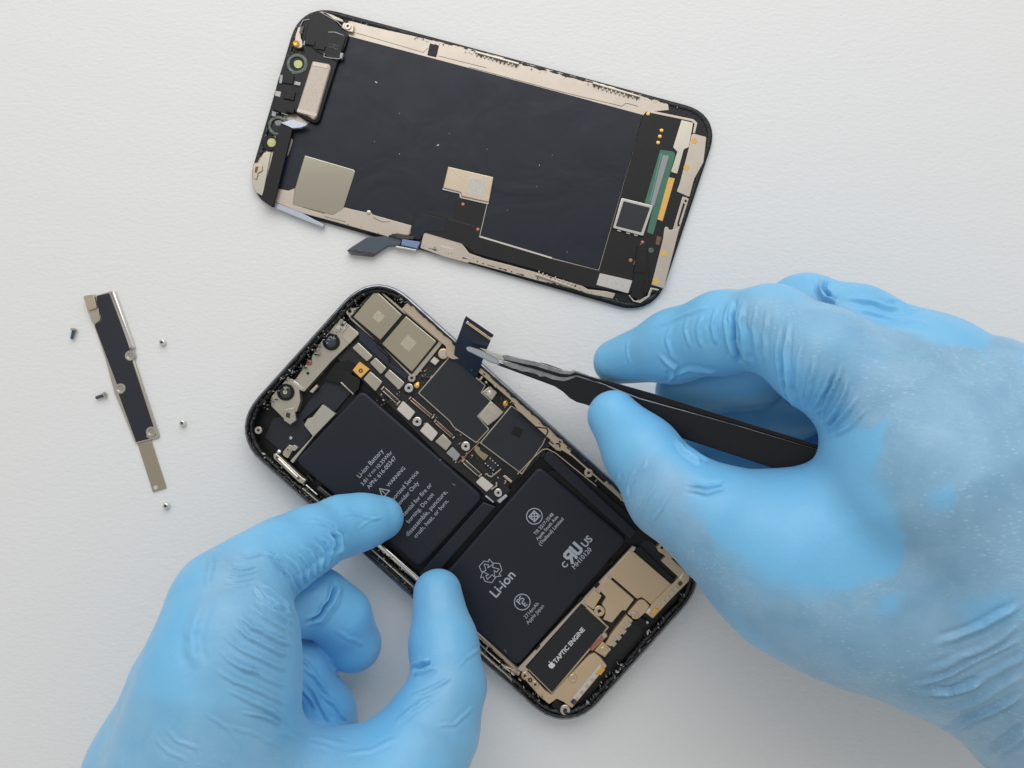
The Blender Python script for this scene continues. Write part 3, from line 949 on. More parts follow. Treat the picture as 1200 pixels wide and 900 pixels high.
# many tiny components soldered on the board
verts, faces = [], []
spots = [(E, 880, 460, 40), (E, 930, 500, 30), (E, 760, 590, 30), (E, 720, 560, 25), (L1, 420, 130, 60), (L1, 820, 450, 50), (L1, 640, 300, 30), (L1, 560, 330, 40), (F, 690, 505, 30), (F, 480, 640, 30), (L2, 70, 250, 60), (L2, 100, 230, 50), (L2, 300, 440, 60), (L2, 380, 520, 60), (F, 330, 420, 25), (F, 310, 390, 25), (E, 1060, 860, 30), (L1, 850, 580, 30), (F, 700, 560, 25), (L1, 280, 170, 40)]
for f_, cx, cy, sp_ in spots:
    for k in range(9):
        x, y = f_(cx + random.uniform(-sp_, sp_), cy + random.uniform(-sp_, sp_))
        q4 = rect(x, y, random.uniform(1.0, 2.6), random.uniform(.8, 1.6), random.choice((42, 132)))
        h_ = random.uniform(3.9, 4.4)
        bs = len(verts)
        for zz in (3.4, h_):
            verts += [tuple(P(a_, b_, h_).xy) + (zz * .001,) for a_, b_ in q4]
        faces += [(bs, bs + 1, bs + 5, bs + 4), (bs + 1, bs + 2, bs + 6, bs + 5), (bs + 2, bs + 3, bs + 7, bs + 6), (bs + 3, bs, bs + 4, bs + 7), (bs + 4, bs + 5, bs + 6, bs + 7)]
me = bpy.data.meshes.new('tiny_components')
me.from_pydata(verts, [], faces)
me.update()
for m in (M_DARKM, M_BROWN, M_STEEL, M_BLACK):
    me.materials.append(m)
for i, p_ in enumerate(me.polygons):
    p_.material_index = (i // 5 * 7) % 4
tc_ = link('tiny_components', me, None, lb)
tc_['kind'] = 'stuff'

# ---- rear camera shields
cb = prism('camera_bracket', E([(545, 182), (560, 164), (600, 160), (678, 70), (700, 78), (820, 180), (985, 300), (998, 325), (872, 482), (850, 488), (830, 470), (700, 335), (560, 215)]), 1.7, 4.6, M_STEEL, ph, r=2)
prism('shield_gap', E([(680, 70), (814, 190), (822, 190), (977, 320), (850, 474), (838, 466), (702, 338), (564, 206)]), 3, 5.0, M_BLACK, cb, r=1)
prism('camera_shield', E([(680, 80), (805, 196), (703, 314), (574, 205)]), 3, 5.7, M_CAMS, cb, r=1.2, bev=.25)
prism('camera_shield', E([(823, 201), (966, 320), (850, 463), (710, 332)]), 3, 6.0, M_CAMS, cb, r=1.2, bev=.25)
M_ETCH = mat('etched_patch', rgb(186, 177, 158), .46, .75, vary=.14, vscale=1800)
prism('etched_patch', rect(*E(694, 205), 11, 11, 42), 5.6, 5.715, M_ETCH, cb)
prism('etched_patch', rect(*E(834, 330), 14, 14, 42), 5.9, 6.015, M_ETCH, cb)
screw_part(*E(560, 180), 5.4, 5, cb, M_STEEL)
screw_part(*E(850, 492), 5.4, 4.6, cb, M_STEEL)
prism('camera_flex', E([(606, 262), (690, 332), (740, 382), (742, 420), (835, 478), (822, 500), (720, 420), (600, 310)]), 1.8, 4.3, M_FLEXN, ph, r=1)
strokes('flex_edge', [E([(683, 335), (690, 352), (745, 398), (742, 428)])], .9, 4.5, M_BLACK, cb)
# ---- front camera bracket
fcb = prism('camera_frame', E([(515, 210), (602, 280), (556, 332), (478, 408), (345, 556), (322, 546), (328, 600), (310, 650), (290, 655), (306, 690), (280, 712), (190, 622), (192, 578), (268, 490), (302, 502), (352, 430), (378, 432), (382, 388), (412, 340), (440, 300), (478, 258)]), 1.7, 5.2, M_STEEL, ph, r=1)
prism('frame_tab', E([(522, 222), (556, 244), (524, 278), (492, 258)]), 4.5, 5.6, M_WHITE, fcb, r=1)
prism('frame_tab', E([(560, 250), (602, 285), (556, 332), (520, 298)]), 4.5, 5.5, M_PLATE, fcb, r=.6)
strokes('slot', [E([(528, 228), (520, 240)]), E([(538, 234), (530, 247)]), E([(548, 240), (540, 254)])], .8, 5.65, M_DARKM, fcb)
for q in ((470, 322), (256, 558)):
    x, y = E(*q)
    cr = disc('camera_ring', x, y, [(10, 4), (10, 5.9), (9.3, 6.2), (7.6, 6.2), (7.0, 5.6), (.1, 5.6)], M_BLACK, fcb, 28)
    big = q[0] == 470
    disc('lens', x, y, [(7.0, 5.4), (6.8, 5.9), (4, 6.15), (.1, 6.25)], M_LENS, fcb, 24)
    if not big:
        disc('lens_dot', x, y, [(2.6, 6.0), (2.4, 6.3), (.1, 6.36)], M_EMIT, fcb, 14)
    else:
        disc('lens_dot', x, y, [(4.4, 6.0), (4.2, 6.2), (.1, 6.32)], mat('lens_blue', rgb(30, 44, 82), .06, 0, .8, coat=.5), fcb, 18)
disc('hole', *E(363, 470), [(1.8, 5.0), (1.8, 5.24), (.1, 5.24)], M_BLACK, fcb, 12)
prism('frame_tab', E([(300, 505), (345, 540), (335, 552), (290, 515)]), 5, 5.4, M_SHINE, fcb)
prism('frame_tab', E([(360, 405), (378, 408), (376, 430), (356, 430)]), 5, 5.6, M_COPPER, fcb)
prism('frame_tab', E([(380, 545), (405, 522), (410, 532), (385, 562), (370, 556)]), 3, 5.0, M_PLATE, fcb)
prism('frame_tab', E([(250, 640), (300, 630), (308, 690), (280, 710), (250, 690)]), 4.4, 5.5, M_STEEL, fcb, r=1)
prism('bracket_recess', E([(262, 652), (282, 656), (278, 682), (258, 674)]), 5.2, 5.56, M_DARKM, fcb, r=1)
# ---- tan tab beside battery, black cavity sheet, cables
prism('battery_tab', E([(432, 615), (492, 660), (392, 764), (318, 858), (292, 892), (280, 880), (386, 764), (345, 712), (362, 682), (384, 676)]), 1.7, 4.8, mat('battery_tab_grey', rgb(176, 172, 160), .45, .3), ph, r=1.2)
prism('cavity_sheet', E([(330, 655), (400, 560), (520, 430), (600, 520), (490, 650), (432, 612), (340, 690), (380, 760), (290, 880), (160, 770), (200, 680)]), 1.6, 2.6, M_CHIP, ph)
prism('flat_cable', E([(490, 425), (560, 400), (600, 440), (570, 470), (515, 520), (440, 500)]), 2, 3.9, M_BLACK, ph, r=1)
prism('flat_cable', E([(540, 460), (610, 500), (600, 545), (575, 570), (515, 515)]), 2, 4.3, M_FLEXB, ph, r=1)
prism('cable_edge', bar(E(517, 512), E(577, 568), 1.6), 3, 4.6, M_STEEL, ph)
screw_part(*E(130, 737), 6.6, 4.4, ph, M_STEEL)
sb = prism('switch_bracket', L6([(395, 360), (440, 308), (470, 320), (485, 308), (518, 335), (490, 365), (468, 358), (430, 430), (395, 408), (380, 390)]), 2, 5.4, M_STEEL, ph, r=1)
screw_part(*L6(430, 355), 5.8, 2.8, sb, M_PLATE)
disc('bright_bead', *L6(348, 372), [(2.4, 5), (2.4, 6.6), (.1, 7.0)], M_SHINE, ph, 12)
prism('white_fleck', circ(*L6(455, 250), 2.0, 7), 2.5, 2.9, M_FLEXS, ph)
sl = prism('side_button_bar', L6([(300, 395), (325, 380), (560, 600), (592, 618), (565, 660), (525, 640), (305, 430)]), 4, 6.6, M_STEEL, ph, r=1, bev=.3)
prism('bar_core', bar(L6(340, 430), L6(515, 600), 3.0), 6, 7.0, M_SHINE, sl, r=1, bev=.4)
strokes('bar_groove', [L6([(330, 412), (530, 600), (522, 612), (326, 430), (330, 412)])], .8, 6.66, M_BLACK, sl)
for a, b, w_, m, zt in ((L6(585, 660), L6(690, 752), 2.2, M_SHINE, 6.4), (L6(690, 680), L6(830, 795), 5.0, M_DARKM, 5.6), (L6(555, 690), L6(700, 815), 2.0, M_STEEL, 6.6), (L6(600, 575), L6(650, 630), 1.8, M_DARKM, 5.4),
                      (G(690, 632), G(882, 800), 6.5, M_SHINE, 5.9), (G(660, 655), G(862, 838), 2.4, M_STEEL, 6.8), (G(640, 665), G(835, 845), 2.2, M_DARKM, 7.0), (G(880, 800), L5(440, 440), 5.0, M_TAN, 5.6), (L5(110, 200), L5(420, 480), 1.8, M_SHINE, 6.4), (L5(100, 250), L5(400, 520), 3.0, M_PLATE, 6.9), (L5(330, 410), L5(460, 470), 5.0, M_TAN, 6.0)):
    prism('side_rail', bar(a, b, w_), 3, zt, m, ph, r=.8, bev=.4)
for i in range(26):
    t = random.random()
    x, y = bf(690 + 300 * t, -196.5 + random.uniform(9, 17))
    prism('rail_detail', rect(x, y, random.uniform(1.5, 5), random.uniform(.8, 1.8), 42 + random.choice((0, 90))), 5, random.uniform(6.2, 7.2), random.choice((M_DARKM, M_BLACK, M_STEEL, M_TAN)), ph)
# ---- right rail
prism('side_rail', [bf(592, 46), bf(660, 48), bf(668, 40), bf(676, 42), bf(690, 57.8), bf(592, 57.8)], 3, 6.4, M_TAN, ph, r=1.5)
rr_ = prism('side_rail', [bf(690, 51), bf(760, 52), bf(772, 49), bf(842, 48.5), bf(856, 51), bf(965, 52), bf(965, 58), bf(690, 58)], 3, 6.5, M_TAN, ph, r=1)
for i in range(16):
    x, y = bf(random.uniform(692, 768), random.uniform(47, 54))
    prism('clip', rect(x, y, random.uniform(2, 6), random.uniform(1, 2.4), 42 + random.choice((0, 90, 10))), 4, random.uniform(6.2, 7.2), random.choice((M_BLACK, M_DARKM, M_STEEL, M_STEEL, M_BLACK)), rr_)
strokes('seam_line', [L2([(640, 0), (755, 15), (768, 45), (745, 80)]), [bf(775, 46.5), bf(830, 47)], [bf(845, 55), bf(868, 57)]], 1.4, 6.56, M_BLACK, rr_)
prism('dark_gap', [bf(851, 52.8), bf(905, 53.2), bf(905, 57), bf(851, 57)], 6, 6.58, M_BLACK, rr_)
tb_ = prism('screw_tab', L2([(800, 112), (850, 104), (918, 180), (880, 216), (840, 208), (768, 142)]), 4, 6.2, M_TAN, ph, r=1.5)
screw_part(*L2(850, 170), 6.5, 4.2, tb_, M_TAN)
screw_part(*L2(1125, 405), 6.6, 5.2, ph, M_TAN)
prism('inner_sheet', [bf(846, 12), bf(858, 44), bf(1010, 47), bf(1015, 30), bf(990, 20)], 1.7, 3.2, M_BLACK, ph)
strokes('wire', [L2([(500, 415), (640, 270), (720, 200), (760, 195), (830, 230), (1190, 520)])], 1.0, 5.3, M_TAN, ph)
for i in range(18):
    x, y = bf(random.uniform(895, 960), random.uniform(49, 56))
    prism('rail_detail', rect(x, y, random.uniform(1.5, 4), random.uniform(.7, 1.6), 42 + random.choice((0, 90))), 5, random.uniform(6.5, 6.9), random.choice((M_DARKM, M_STEEL, M_TAN)), rr_)

# ---- bottom modules
ZL = 5.0
prism('bottom_floor', [bf(985, -170), bf(985, 40), bf(1060, 40), bf(1060, -170)], 1.7, 3.4, M_BOARD, ph, r=10)
prism('speaker_cover', L4([(525, 35), (550, 42), (850, 300), (700, 470), (612, 398), (580, 415), (355, 220), (500, 48)]), 3, ZL, M_GOLDT, ph, r=1.5, bev=.2)
prism('speaker_cover', L4([(340, 230), (555, 415), (490, 505), (462, 500), (380, 600), (310, 572), (330, 530), (325, 490), (300, 455), (335, 400), (270, 330)]), 3, ZL, M_GOLDT, ph, r=1.5, bev=.2)
mt_ = prism('mount_tab', L4([(240, 340), (302, 386), (236, 497), (160, 442)]), 3, ZL + .3, M_GOLDT, ph, r=1.5)
screw_part(*L4(283, 508), ZL + .6, 6.2, mt_, M_GOLDT)
prism('mount_strip', L4([(160, 445), (230, 500), (345, 625), (330, 640), (210, 520)]), 3, ZL + .1, M_GOLDT, ph)
rbk = prism('antenna_bracket', L4([(730, 5), (760, -20), (830, 10), (892, 70), (870, 95), (842, 92), (990, 230), (985, 272), (850, 405), (700, 566), (635, 515), (672, 480), (862, 285), (902, 242), (765, 115), (802, 78), (742, 40)]), 3, ZL + .7, M_GOLDT, ph, r=1.2)
for q in ((785, 440), (820, 403), (852, 368), (882, 334), (915, 294)):
    prism('spring_tooth', rect(*L4(*q), 5.2, 4.4, -48), ZL, ZL + .95, M_STEEL if q[0] != 915 else M_DARKM, rbk, r=.8)
prism('steel_fold', L4([(905, 250), (940, 190), (952, 200), (918, 262)]), ZL, ZL + .85, M_SHINE, rbk)
prism('gold_pad', L4([(712, 482), (750, 494), (718, 542), (690, 522)]), ZL, ZL + .9, M_GOLD, rbk, r=1)
screw_part(*L4(980, 172), ZL + 1.3, 5.4, ph, M_STEEL)
screw_part(*L4(772, 12), ZL + 1.2, 4.6, rbk, M_GOLDT)
eb = prism('antenna_bracket', L4([(600, 420), (632, 418), (676, 466), (640, 520), (578, 575), (500, 528), (580, 436)]), 3, ZL + .8, M_GOLDT, ph, r=2)
screw_part(*L4(563, 542), ZL + 1.1, 4.4, eb, M_GOLDT)
prism('steel_fold', L4([(648, 515), (672, 478), (690, 492), (664, 530)]), 4, ZL + 1.0, M_SHINE, eb)
bb = prism('contact_bar', L4([(495, 535), (546, 582), (375, 785), (328, 765), (372, 690)]), 3, ZL + .6, M_GOLDT, ph, r=.8)
for q in ((507, 610), (470, 665), (432, 712), (392, 762)):
    prism('spring_tooth', rect(*L4(*q), 6.2, 6.4, -48), ZL, ZL + .8, M_STEEL, bb, r=.8)
jp = prism('joint_plate', L4([(308, 745), (376, 805), (325, 868), (245, 818)]), 3, ZL + .7, M_GOLDT, ph, r=1)
screw_part(*L4(320, 820), ZL + .95, 5.2, jp, M_GOLDT)
lp_ = prism('lower_plate', L5([(1045, 300), (1092, 335), (1142, 402), (1120, 430), (868, 732), (830, 706), (812, 690), (750, 658), (690, 702), (614, 640), (650, 590), (712, 632), (742, 590), (1000, 322)]), 3, ZL + .6, M_GOLDT, ph, r=1)
for q in ((1040, 480), (1003, 530), (962, 580), (922, 632), (880, 682)):
    prism('spring_tooth', rect(*L5(*q), 6.0, 6.0, -48), ZL, ZL + .85, M_SHINE if q[0] > 900 else M_DARKM, lp_, r=.6)
prism('steel_fold', bar(L5(1095, 395), L5(855, 690), 3.4), ZL, ZL + .8, M_SHINE, lp_)
prism('gold_pad', rect(*L5(1095, 442), 9, 6, -50), ZL, ZL + .95, M_GOLD, lp_, r=.8)
screw_part(*L5(875, 502), ZL + .9, 5.0, lp_, M_GOLDT)
screw_part(*L5(815, 750), ZL + 1.4, 6.0, ph, M_STEEL)
ep = prism('end_plate', L5([(468, 470), (512, 438), (655, 590), (615, 642)]), 3, ZL + .5, M_GOLDT, ph, r=1.5)
screw_part(*L5(500, 480), ZL + .9, 4.4, ep, M_TAN)
screw_part(*L5(582, 550), ZL + .9, 4.2, ep, M_TAN)
screw_part(*L5(542, 515), ZL + .8, 2.6, ep, M_DARKM)
prism('black_block', L5([(745, 660), (800, 700), (760, 760), (705, 715)]), 3, ZL + .4, M_BLACK, ph)
mo_r = prism('motor_rim', I([(565, 265), (696, 380), (430, 696), (300, 565)]), 3, ZL - .1, M_TAN, ph, r=1.2)
mo = prism('vibration_motor', I([(565, 272), (686, 380), (428, 686), (308, 566)]), 3, ZL + .2, mat('motor_black', rgb(20, 21, 26), .5, vary=.1, vscale=300), ph, r=1.0)
text('TAPTIC ENGINE', *I(508, 466), 51.5, ZL + .23, 48.9, M_INKW, mo, bold=.028)
# fruit mark in front of the lettering
c = I(424, 556)
ap = [(0, -2.2), (1.6, -3.0), (3.2, -2.4), (4.0, -1.4), (3.0, -.2), (3.0, 1.0), (4.2, 2.2), (3.2, 4.0), (1.8, 5.0), (0, 4.4), (-1.8, 5.0), (-3.4, 3.8), (-4.4, 1.2), (-4.0, -1.2), (-2.6, -2.8), (-1.4, -2.8)]
me = bpy.data.meshes.new('fruit_mark')
leaf = [(0.1, -3.2), (0.5, -5.0), (2.0, -5.8), (1.8, -4.2)]
vv = [tuple(P(*lp(c, x * .88, y * .88), ZL + .23)) for x, y in ap] + [tuple(P(*lp(c, x * .88, y * .88), ZL + .23)) for x, y in leaf]
me.from_pydata(vv, [], [tuple(range(len(ap) - 1, -1, -1)), tuple(range(len(vv) - 1, len(ap) - 1, -1))])
me.update()
link('fruit_mark', me, M_INKW, mo)
prism('motor_strip', I([(806, 0), (826, 6), (645, 228), (302, 596), (262, 578)]), 3, ZL - .1, M_PLATE, ph)
for q in ((705, 80), (560, 250), (360, 475), (640, 185)):
    prism('strip_clip', rect(*I(*q), 7, 2.6, -48), 4, ZL + .3, M_BLACK, ph, r=.6)
prism('motor_contact', L4([(205, 805), (320, 690), (345, 680), (345, 705), (230, 820)]), 4, ZL + .5, M_COPPER, ph, r=.5)
prism('motor_contact', L4([(300, 690), (328, 672), (348, 705), (318, 725)]), 4, ZL + .8, M_STEEL, ph, r=.5)
prism('corner_block', L4([(555, 590), (610, 560), (690, 600), (640, 650)]), 3, ZL + .8, M_BLACK, ph, r=1)
disc('steel_bead', *L4(660, 598), [(1.8, 5), (1.6, 6.2), (.1, 6.4)], M_STEEL, ph, 8)
prism('side_channel', L4([(560, 20), (600, 0), (880, 270), (850, 290)]), 3, ZL + .5, M_FLEXB, ph, r=1)
prism('black_block', L4([(900, 60), (1000, 140), (950, 175), (862, 92)]), 3, ZL + .4, M_BLACK, ph)

# ---- flex cable lifted by the tweezers: rises from the board over the rim
def strip(name, centre, halfw, thick, m, parent):
    """ribbon through centre = [(px, py, z mm)], halfw = [(dx, dy) px] half-width vectors"""
    rings = []
    for (x, y, z), (hx, hy) in zip(centre, halfw):
        a, b = P(x - hx, y - hy, z), P(x + hx, y + hy, z)
        up = Vector((0, 0, thick * .001))
        rings.append([a, b, b + up, a + up])
    me = rings_mesh(name, rings)
    smooth_angle(me, 30)
    bm = bmesh.new()
    bm.from_mesh(me)
    bmesh.ops.recalc_face_normals(bm, faces=bm.faces)
    bm.to_mesh(me)
    bm.free()
    return link(name, me, m, parent)


hw = (15.6, 10.6)
fxc = strip('connector_flex', [(543, 437, 3.8), (546, 428, 5.6), (548, 420, 7.8), (550, 412, 9.6), (553, 404, 11.2), (556, 396, 12.4), (560, 386, 13.2), (562.5, 381.5, 13.4)],
            [(13, 9.5), (14, 10), (15.2, 10.6), hw, hw, hw, (16.2, 11), (16.2, 11)], .35, M_FLEXN, ph)
c1, c2 = F(508, 148), F(622, 228)
prism('flex_connector', bar(c1, c2, 5.6), 13.5, 14.3, M_BLACK, fxc, r=1.2)
prism('connector_face', bar((c1[0] + .6, c1[1] + 1.2), (c2[0] - .8, c2[1] + .4), 3.0), 14.1, 14.5, M_TAN, fxc, r=.6)
strokes('contact_row', [[(c1[0] + 1.5, c1[1] + .8), (c2[0] - 1.5, c2[1] - .4)]], .8, 14.54, M_COPPER, fxc)
for q in (c1, c2):
    prism('connector_end', rect(q[0] * .97 + (c1[0] + c2[0]) / 2 * .03, q[1] * .97 + (c1[1] + c2[1]) / 2 * .03 + .6, 2.2, 3.4, 35), 14.1, 14.6, M_SHINE, fxc, r=.4)

# ------------------------------------------------------------------ bracket and screws on the table
br = thing('shield_bracket', P(145, 460, 0), 'long thin metal cover plate with black film, lying beside tiny screws', 'cover plate')
base = prism('plate', S([(150, 182), (148, 168), (160, 78), (205, 65), (215, 62), (292, 262), (290, 300), (380, 572), (372, 580), (298, 600), (292, 590), (222, 420), (190, 300)]), .25, .75, M_STEEL, br, r=1)
prism('black_film', S([(160, 80), (203, 70), (278, 272), (262, 288), (268, 302), (288, 310), (362, 540), (338, 548), (332, 575), (345, 582), (298, 594), (236, 424), (262, 412), (256, 392), (230, 390), (152, 184), (176, 168), (174, 148), (162, 128)]), .5, 1.0, mat('tape_navy', rgb(30, 32, 44), .5, vary=.08, vscale=200), br, r=1)
prism('rolled_edge', S([(206, 66), (220, 62), (290, 258), (276, 272)]), .3, 1.6, M_SHINE, br, r=.8, bev=.4)
prism('edge_lip', bar(S(288, 310), S(374, 575), 2.0), .3, 1.2, M_STEEL, br)
tabp = prism('bent_tab', S([(114, 80), (150, 74), (166, 128), (172, 165), (150, 182), (140, 160), (128, 135)]), .25, 1.5, M_STEEL, br, r=1.2)
prism('tab_fold', S([(112, 82), (148, 74), (160, 122), (130, 132)]), 1.2, 2.3, M_TAN, br, r=.8, bev=.12)
for q in ((276, 290), (242, 406), (350, 558), (155, 156)):
    o = disc('screw_eye', *S(*q), [(6.2, .3), (6.2, 1.0), (5.6, 1.2), (3.8, 1.15), (2.6, .85), (.1, .85)], M_STEEL, br, 20)
    disc('eye_hole', *S(*q), [(2.0, .7), (2.0, .92), (.1, .92)], M_GREY, o, 12)
tail = prism('tail_strip', S([(303, 600), (350, 586), (404, 755), (357, 770)]), .05, .55, M_CAMS, br, r=.8)
disc('tail_hole', *S(367, 754), [(2.6, .4), (2.6, .6), (.1, .6)], M_WHITE, tail, 14)


def loose_screw(label, q, kind, ang=0.0, m=None):
    x, y = S(*q)
    n = 18
    o = thing('screw', P(x, y, 0), label, 'screw', 'loose screws on the table')
    c0 = P(x, y, 1.0)
    if kind == 'round':
        for an_ in (20, 110):
            prism('drive_slot', rect(x, y, 3.0, .8, an_), 1.0, 1.64 + an_ * .0001, M_DARKM, o, bev=.02)
        disc('head', x, y, [(2.2, .25), (3.4, .35), (3.8, .8), (3.6, 1.15), (3.0, 1.5), (2.2, 1.62), (1.5, 1.62), (1.2, 1.35), (.1, 1.3)], M_SHINE, o, 20)
        disc('shank', x, y, [(1.6, 0), (1.6, .5), (.1, .5)], M_DARKM, o, 10)
    else:
        a = math.radians(ang)
        ax = Vector((math.cos(a), math.sin(a), 0))
        sd = Vector((-math.sin(a), math.cos(a), 0))
        up = Vector((0, 0, 1))

        def lathe(name, prof, mm):
            rings = []
            for r, t in prof:
                rings.append([c0 + Vector((0, 0, -.001 + .00095)) + ax * t * .001 + (sd * math.cos(6.2832 * i / n) + up * math.sin(6.2832 * i / n)) * r * .001 for i in range(n)])
            me = rings_mesh(name, rings)
            smooth_angle(me, 40)
            return link(name, me, mm, o)
        lathe('head', [(.05, -1.5), (.2, -1.52), (.24, -1.72), (.62, -1.72), (.95, -1.5), (.95, -1.0), (.4, -.9), (.05, -.9)], M_STEEL)
        th = [(.05, -.95)]
        for i in range(11):
            th += [(.42, -.95 + i * .25), (.58, -.95 + i * .25 + .125)]
        th += [(.4, 1.9), (.05, 2.05)]
        lathe('shank', th, m)
    return o


loose_screw('tiny screw with blue threadlock lying by the bent-tab end of the cover plate', (76, 212), 'long', -100, M_BLUE)
loose_screw('tiny screw with grey-blue thread lying on its side by the middle of the cover plate', (176, 432), 'long', 200, mat('thread_grey', rgb(118, 126, 128), .36, .7))
loose_screw('tiny round steel screw head beside the rolled edge of the cover plate', (388, 243), 'round')
loose_screw('tiny round steel screw head level with the lower screw eye of the cover plate', (459, 528), 'round')
loose_screw('tiny round steel screw head just past the bare tail strip of the cover plate', (401, 819), 'round')

# ------------------------------------------------------------------ tweezers
tw = thing('tweezers', P(690, 460, 0), 'black coated tweezers with bare steel tips held by the gloved hand, gripping the flex connector', 'tweezers')


def zt(x, off=0.0):
    return 13.9 + (x - 546) * 0.090 + off


def blade(name, pts, off, th, m, parent):
    pts = ccw([(x, -y) for x, y in pts])
    top = [P(x, -y, zt(x, off)) for x, y in pts]
    up = Vector((-.09 * .35, 0, 1)).normalized()
    e = Vector((0, 0, -th * .001))
    ctr = sum(top, Vector()) / len(top)
    def shr(pl, d):
        q = inset([(p.x, p.y) for p in pl], d * .001)
        return [Vector((a, b, p.z)) for (a, b), p in zip(q, pl)]
    rings = [[p + e for p in shr(top, .15)], [p + e * .85 for p in top], [p + e * .15 for p in top], shr(top, .18)]
    me = rings_mesh(name, rings)
    smooth_angle(me, 35)
    return link(name, me, m, parent)


arm1 = blade('arm', [(582, 424), (600, 430), (635, 438.5), (655, 444), (664, 443.5), (676, 440.5), (705, 449.5), (750, 467), (862, 498), (990, 537), (970, 568), (919, 552.5), (795, 512), (687, 474), (676, 471), (668, 466.5), (660, 459), (650, 452.5), (631, 445.5), (583, 427.6)], 0, 1.6, M_TWZ, tw)
arm2 = blade('arm', [(588, 416.5), (594, 416), (640, 426), (660, 433), (668, 434.5), (673, 433.2), (696, 441.5), (768, 462), (990, 531), (990, 536), (862, 497), (750, 466), (705, 448.5), (676, 439.5), (664, 442), (655, 441.5), (632, 434), (590, 422)], .7, 2.2, M_TWZ, tw)
blade('edge_glint', J([(425, 316), (445, 316), (600, 345), (720, 385), (770, 398), (800, 400), (826, 396), (1000, 458), (1000, 462), (824, 410), (795, 421), (740, 416), (600, 374), (425, 336)]), .75, .4, M_TWE, arm2)  # pale strips: light reflected by the arms' bevels, put in as colour
blade('edge_glint', J([(412, 346), (480, 358), (640, 398), (740, 428), (790, 424), (826, 412), (960, 468), (964, 473), (830, 432), (800, 446), (760, 458), (700, 448), (655, 432), (628, 434), (615, 424), (560, 408), (520, 402), (500, 392), (470, 384), (430, 366)]), .07, .4, M_TWE, arm1)
blade('edge_glint', [(712, 452.2), (750, 466.6), (862, 497.4), (960, 527), (960, 527.9), (862, 498.5), (750, 467.8), (712, 453.6)], .08, .3, M_TWE, arm1)  # thin painted line of light between the arms inside the grip
blade('edge_glint', [(696, 441.4), (768, 461.8), (960, 521.6), (960, 522.3), (768, 462.8), (696, 442.6)], .78, .3, mat('dim_glint', rgb(70, 71, 74), .4, .6), arm2)
blade('tip', [(546, 408), (547.5, 406.4), (551, 406.2), (566, 411), (584, 421.5), (586, 428), (574, 424), (556, 415), (548, 411)], .15, 1.2, mat('tip_steel', rgb(186, 192, 200), .3, .85), tw)
blade('tip', [(562, 407.5), (570, 409.5), (589, 416.5), (592, 423), (586, 421.8), (575, 416)], .65, 1.2, M_SHINE, tw)

# ------------------------------------------------------------------ gloved hands
def seg_sdf(X, Y, Zg, a, ra, b, rb, out, box, k):
    """blend the tapered capsule a-b into out (in place) inside its box"""
    m = max(ra, rb) + max(k, 0.004) * 1.2
    lo = np.minimum(a, b) - m
    hi = np.maximum(a, b) + m
    ix = [np.searchsorted(g, [l, h]) for g, l, h in zip(box, lo, hi)]
    sl = tuple(slice(i[0], i[1]) for i in ix)
    x, y, z = X[sl[0], None, None], Y[None, sl[1], None], Zg[None, None, sl[2]]
    ba = b - a
    bb2 = float(ba @ ba) + 1e-12
    t = ((x - a[0]) * ba[0] + (y - a[1]) * ba[1] + (z - a[2]) * ba[2]) / bb2
    np.clip(t, 0, 1, out=t)
    d = np.sqrt((x - a[0] - t * ba[0]) ** 2 + (y - a[1] - t * ba[1]) ** 2 + (z - a[2] - t * ba[2]) ** 2) - (ra + (rb - ra) * t)
    o = out[sl]
    h = np.maximum(k - np.abs(o - d), 0) / k
    out[sl] = np.minimum(o, d) - h * h * k * .25


def smin(a, b, k):
    h = np.maximum(k - np.abs(a - b), 0) / k
    return np.minimum(a, b) - h * h * k * .25


def surface_nets(V, org, vs):
    nx, ny, nz = V.shape
    ins = V < 0
    cnt = np.zeros((nx - 1, ny - 1, nz - 1), np.int8)
    for i in (0, 1):
        for j in (0, 1):
            for k in (0, 1):
                cnt += ins[i:nx - 1 + i, j:ny - 1 + j, k:nz - 1 + k]
    act = (cnt > 0) & (cnt < 8)
    ci = np.argwhere(act)
    idx = np.full(act.shape, -1, np.int64)
    idx[act] = np.arange(len(ci))
    acc = np.zeros((len(ci), 3))
    num = np.zeros(len(ci))
    cs = [(i, j, k) for i in (0, 1) for j in (0, 1) for k in (0, 1)]
    for a in cs:
        for ax in range(3):
            if a[ax]:
                continue
            b = list(a)
            b[ax] = 1
            va = V[ci[:, 0] + a[0], ci[:, 1] + a[1], ci[:, 2] + a[2]]
            vb = V[ci[:, 0] + b[0], ci[:, 1] + b[1], ci[:, 2] + b[2]]
            m = (va < 0) != (vb < 0)
            t = np.where(m, va / np.where(m, va - vb, 1), 0)
            p = np.array(a, float)[None] + t[:, None] * (np.array(b) - np.array(a))[None]
            acc += p * m[:, None]
            num += m
    verts = (ci + acc / num[:, None]) * vs + org
    quads = []
    for ax in range(3):
        o1, o2 = [(1, 2), (2, 0), (0, 1)][ax]
        s0 = [slice(None)] * 3
        s1 = [slice(None)] * 3
        s0[ax], s1[ax] = slice(0, -1), slice(1, None)
        A0, A1 = ins[tuple(s0)], ins[tuple(s1)]
        e = np.argwhere(A0 != A1)
        fl = A0[e[:, 0], e[:, 1], e[:, 2]]
        ok = (e[:, o1] > 0) & (e[:, o2] > 0) & (e[:, o1] < V.shape[o1] - 1) & (e[:, o2] < V.shape[o2] - 1)
        e, fl = e[ok], fl[ok]
        def g(d1, d2):
            q = e.copy()
            q[:, o1] += d1
            q[:, o2] += d2
            return idx[q[:, 0], q[:, 1], q[:, 2]]
        q = np.stack([g(-1, -1), g(0, -1), g(0, 0), g(-1, 0)], 1)
        q[~fl] = q[~fl][:, ::-1]
        quads.append(q)
    return verts, np.concatenate(quads)


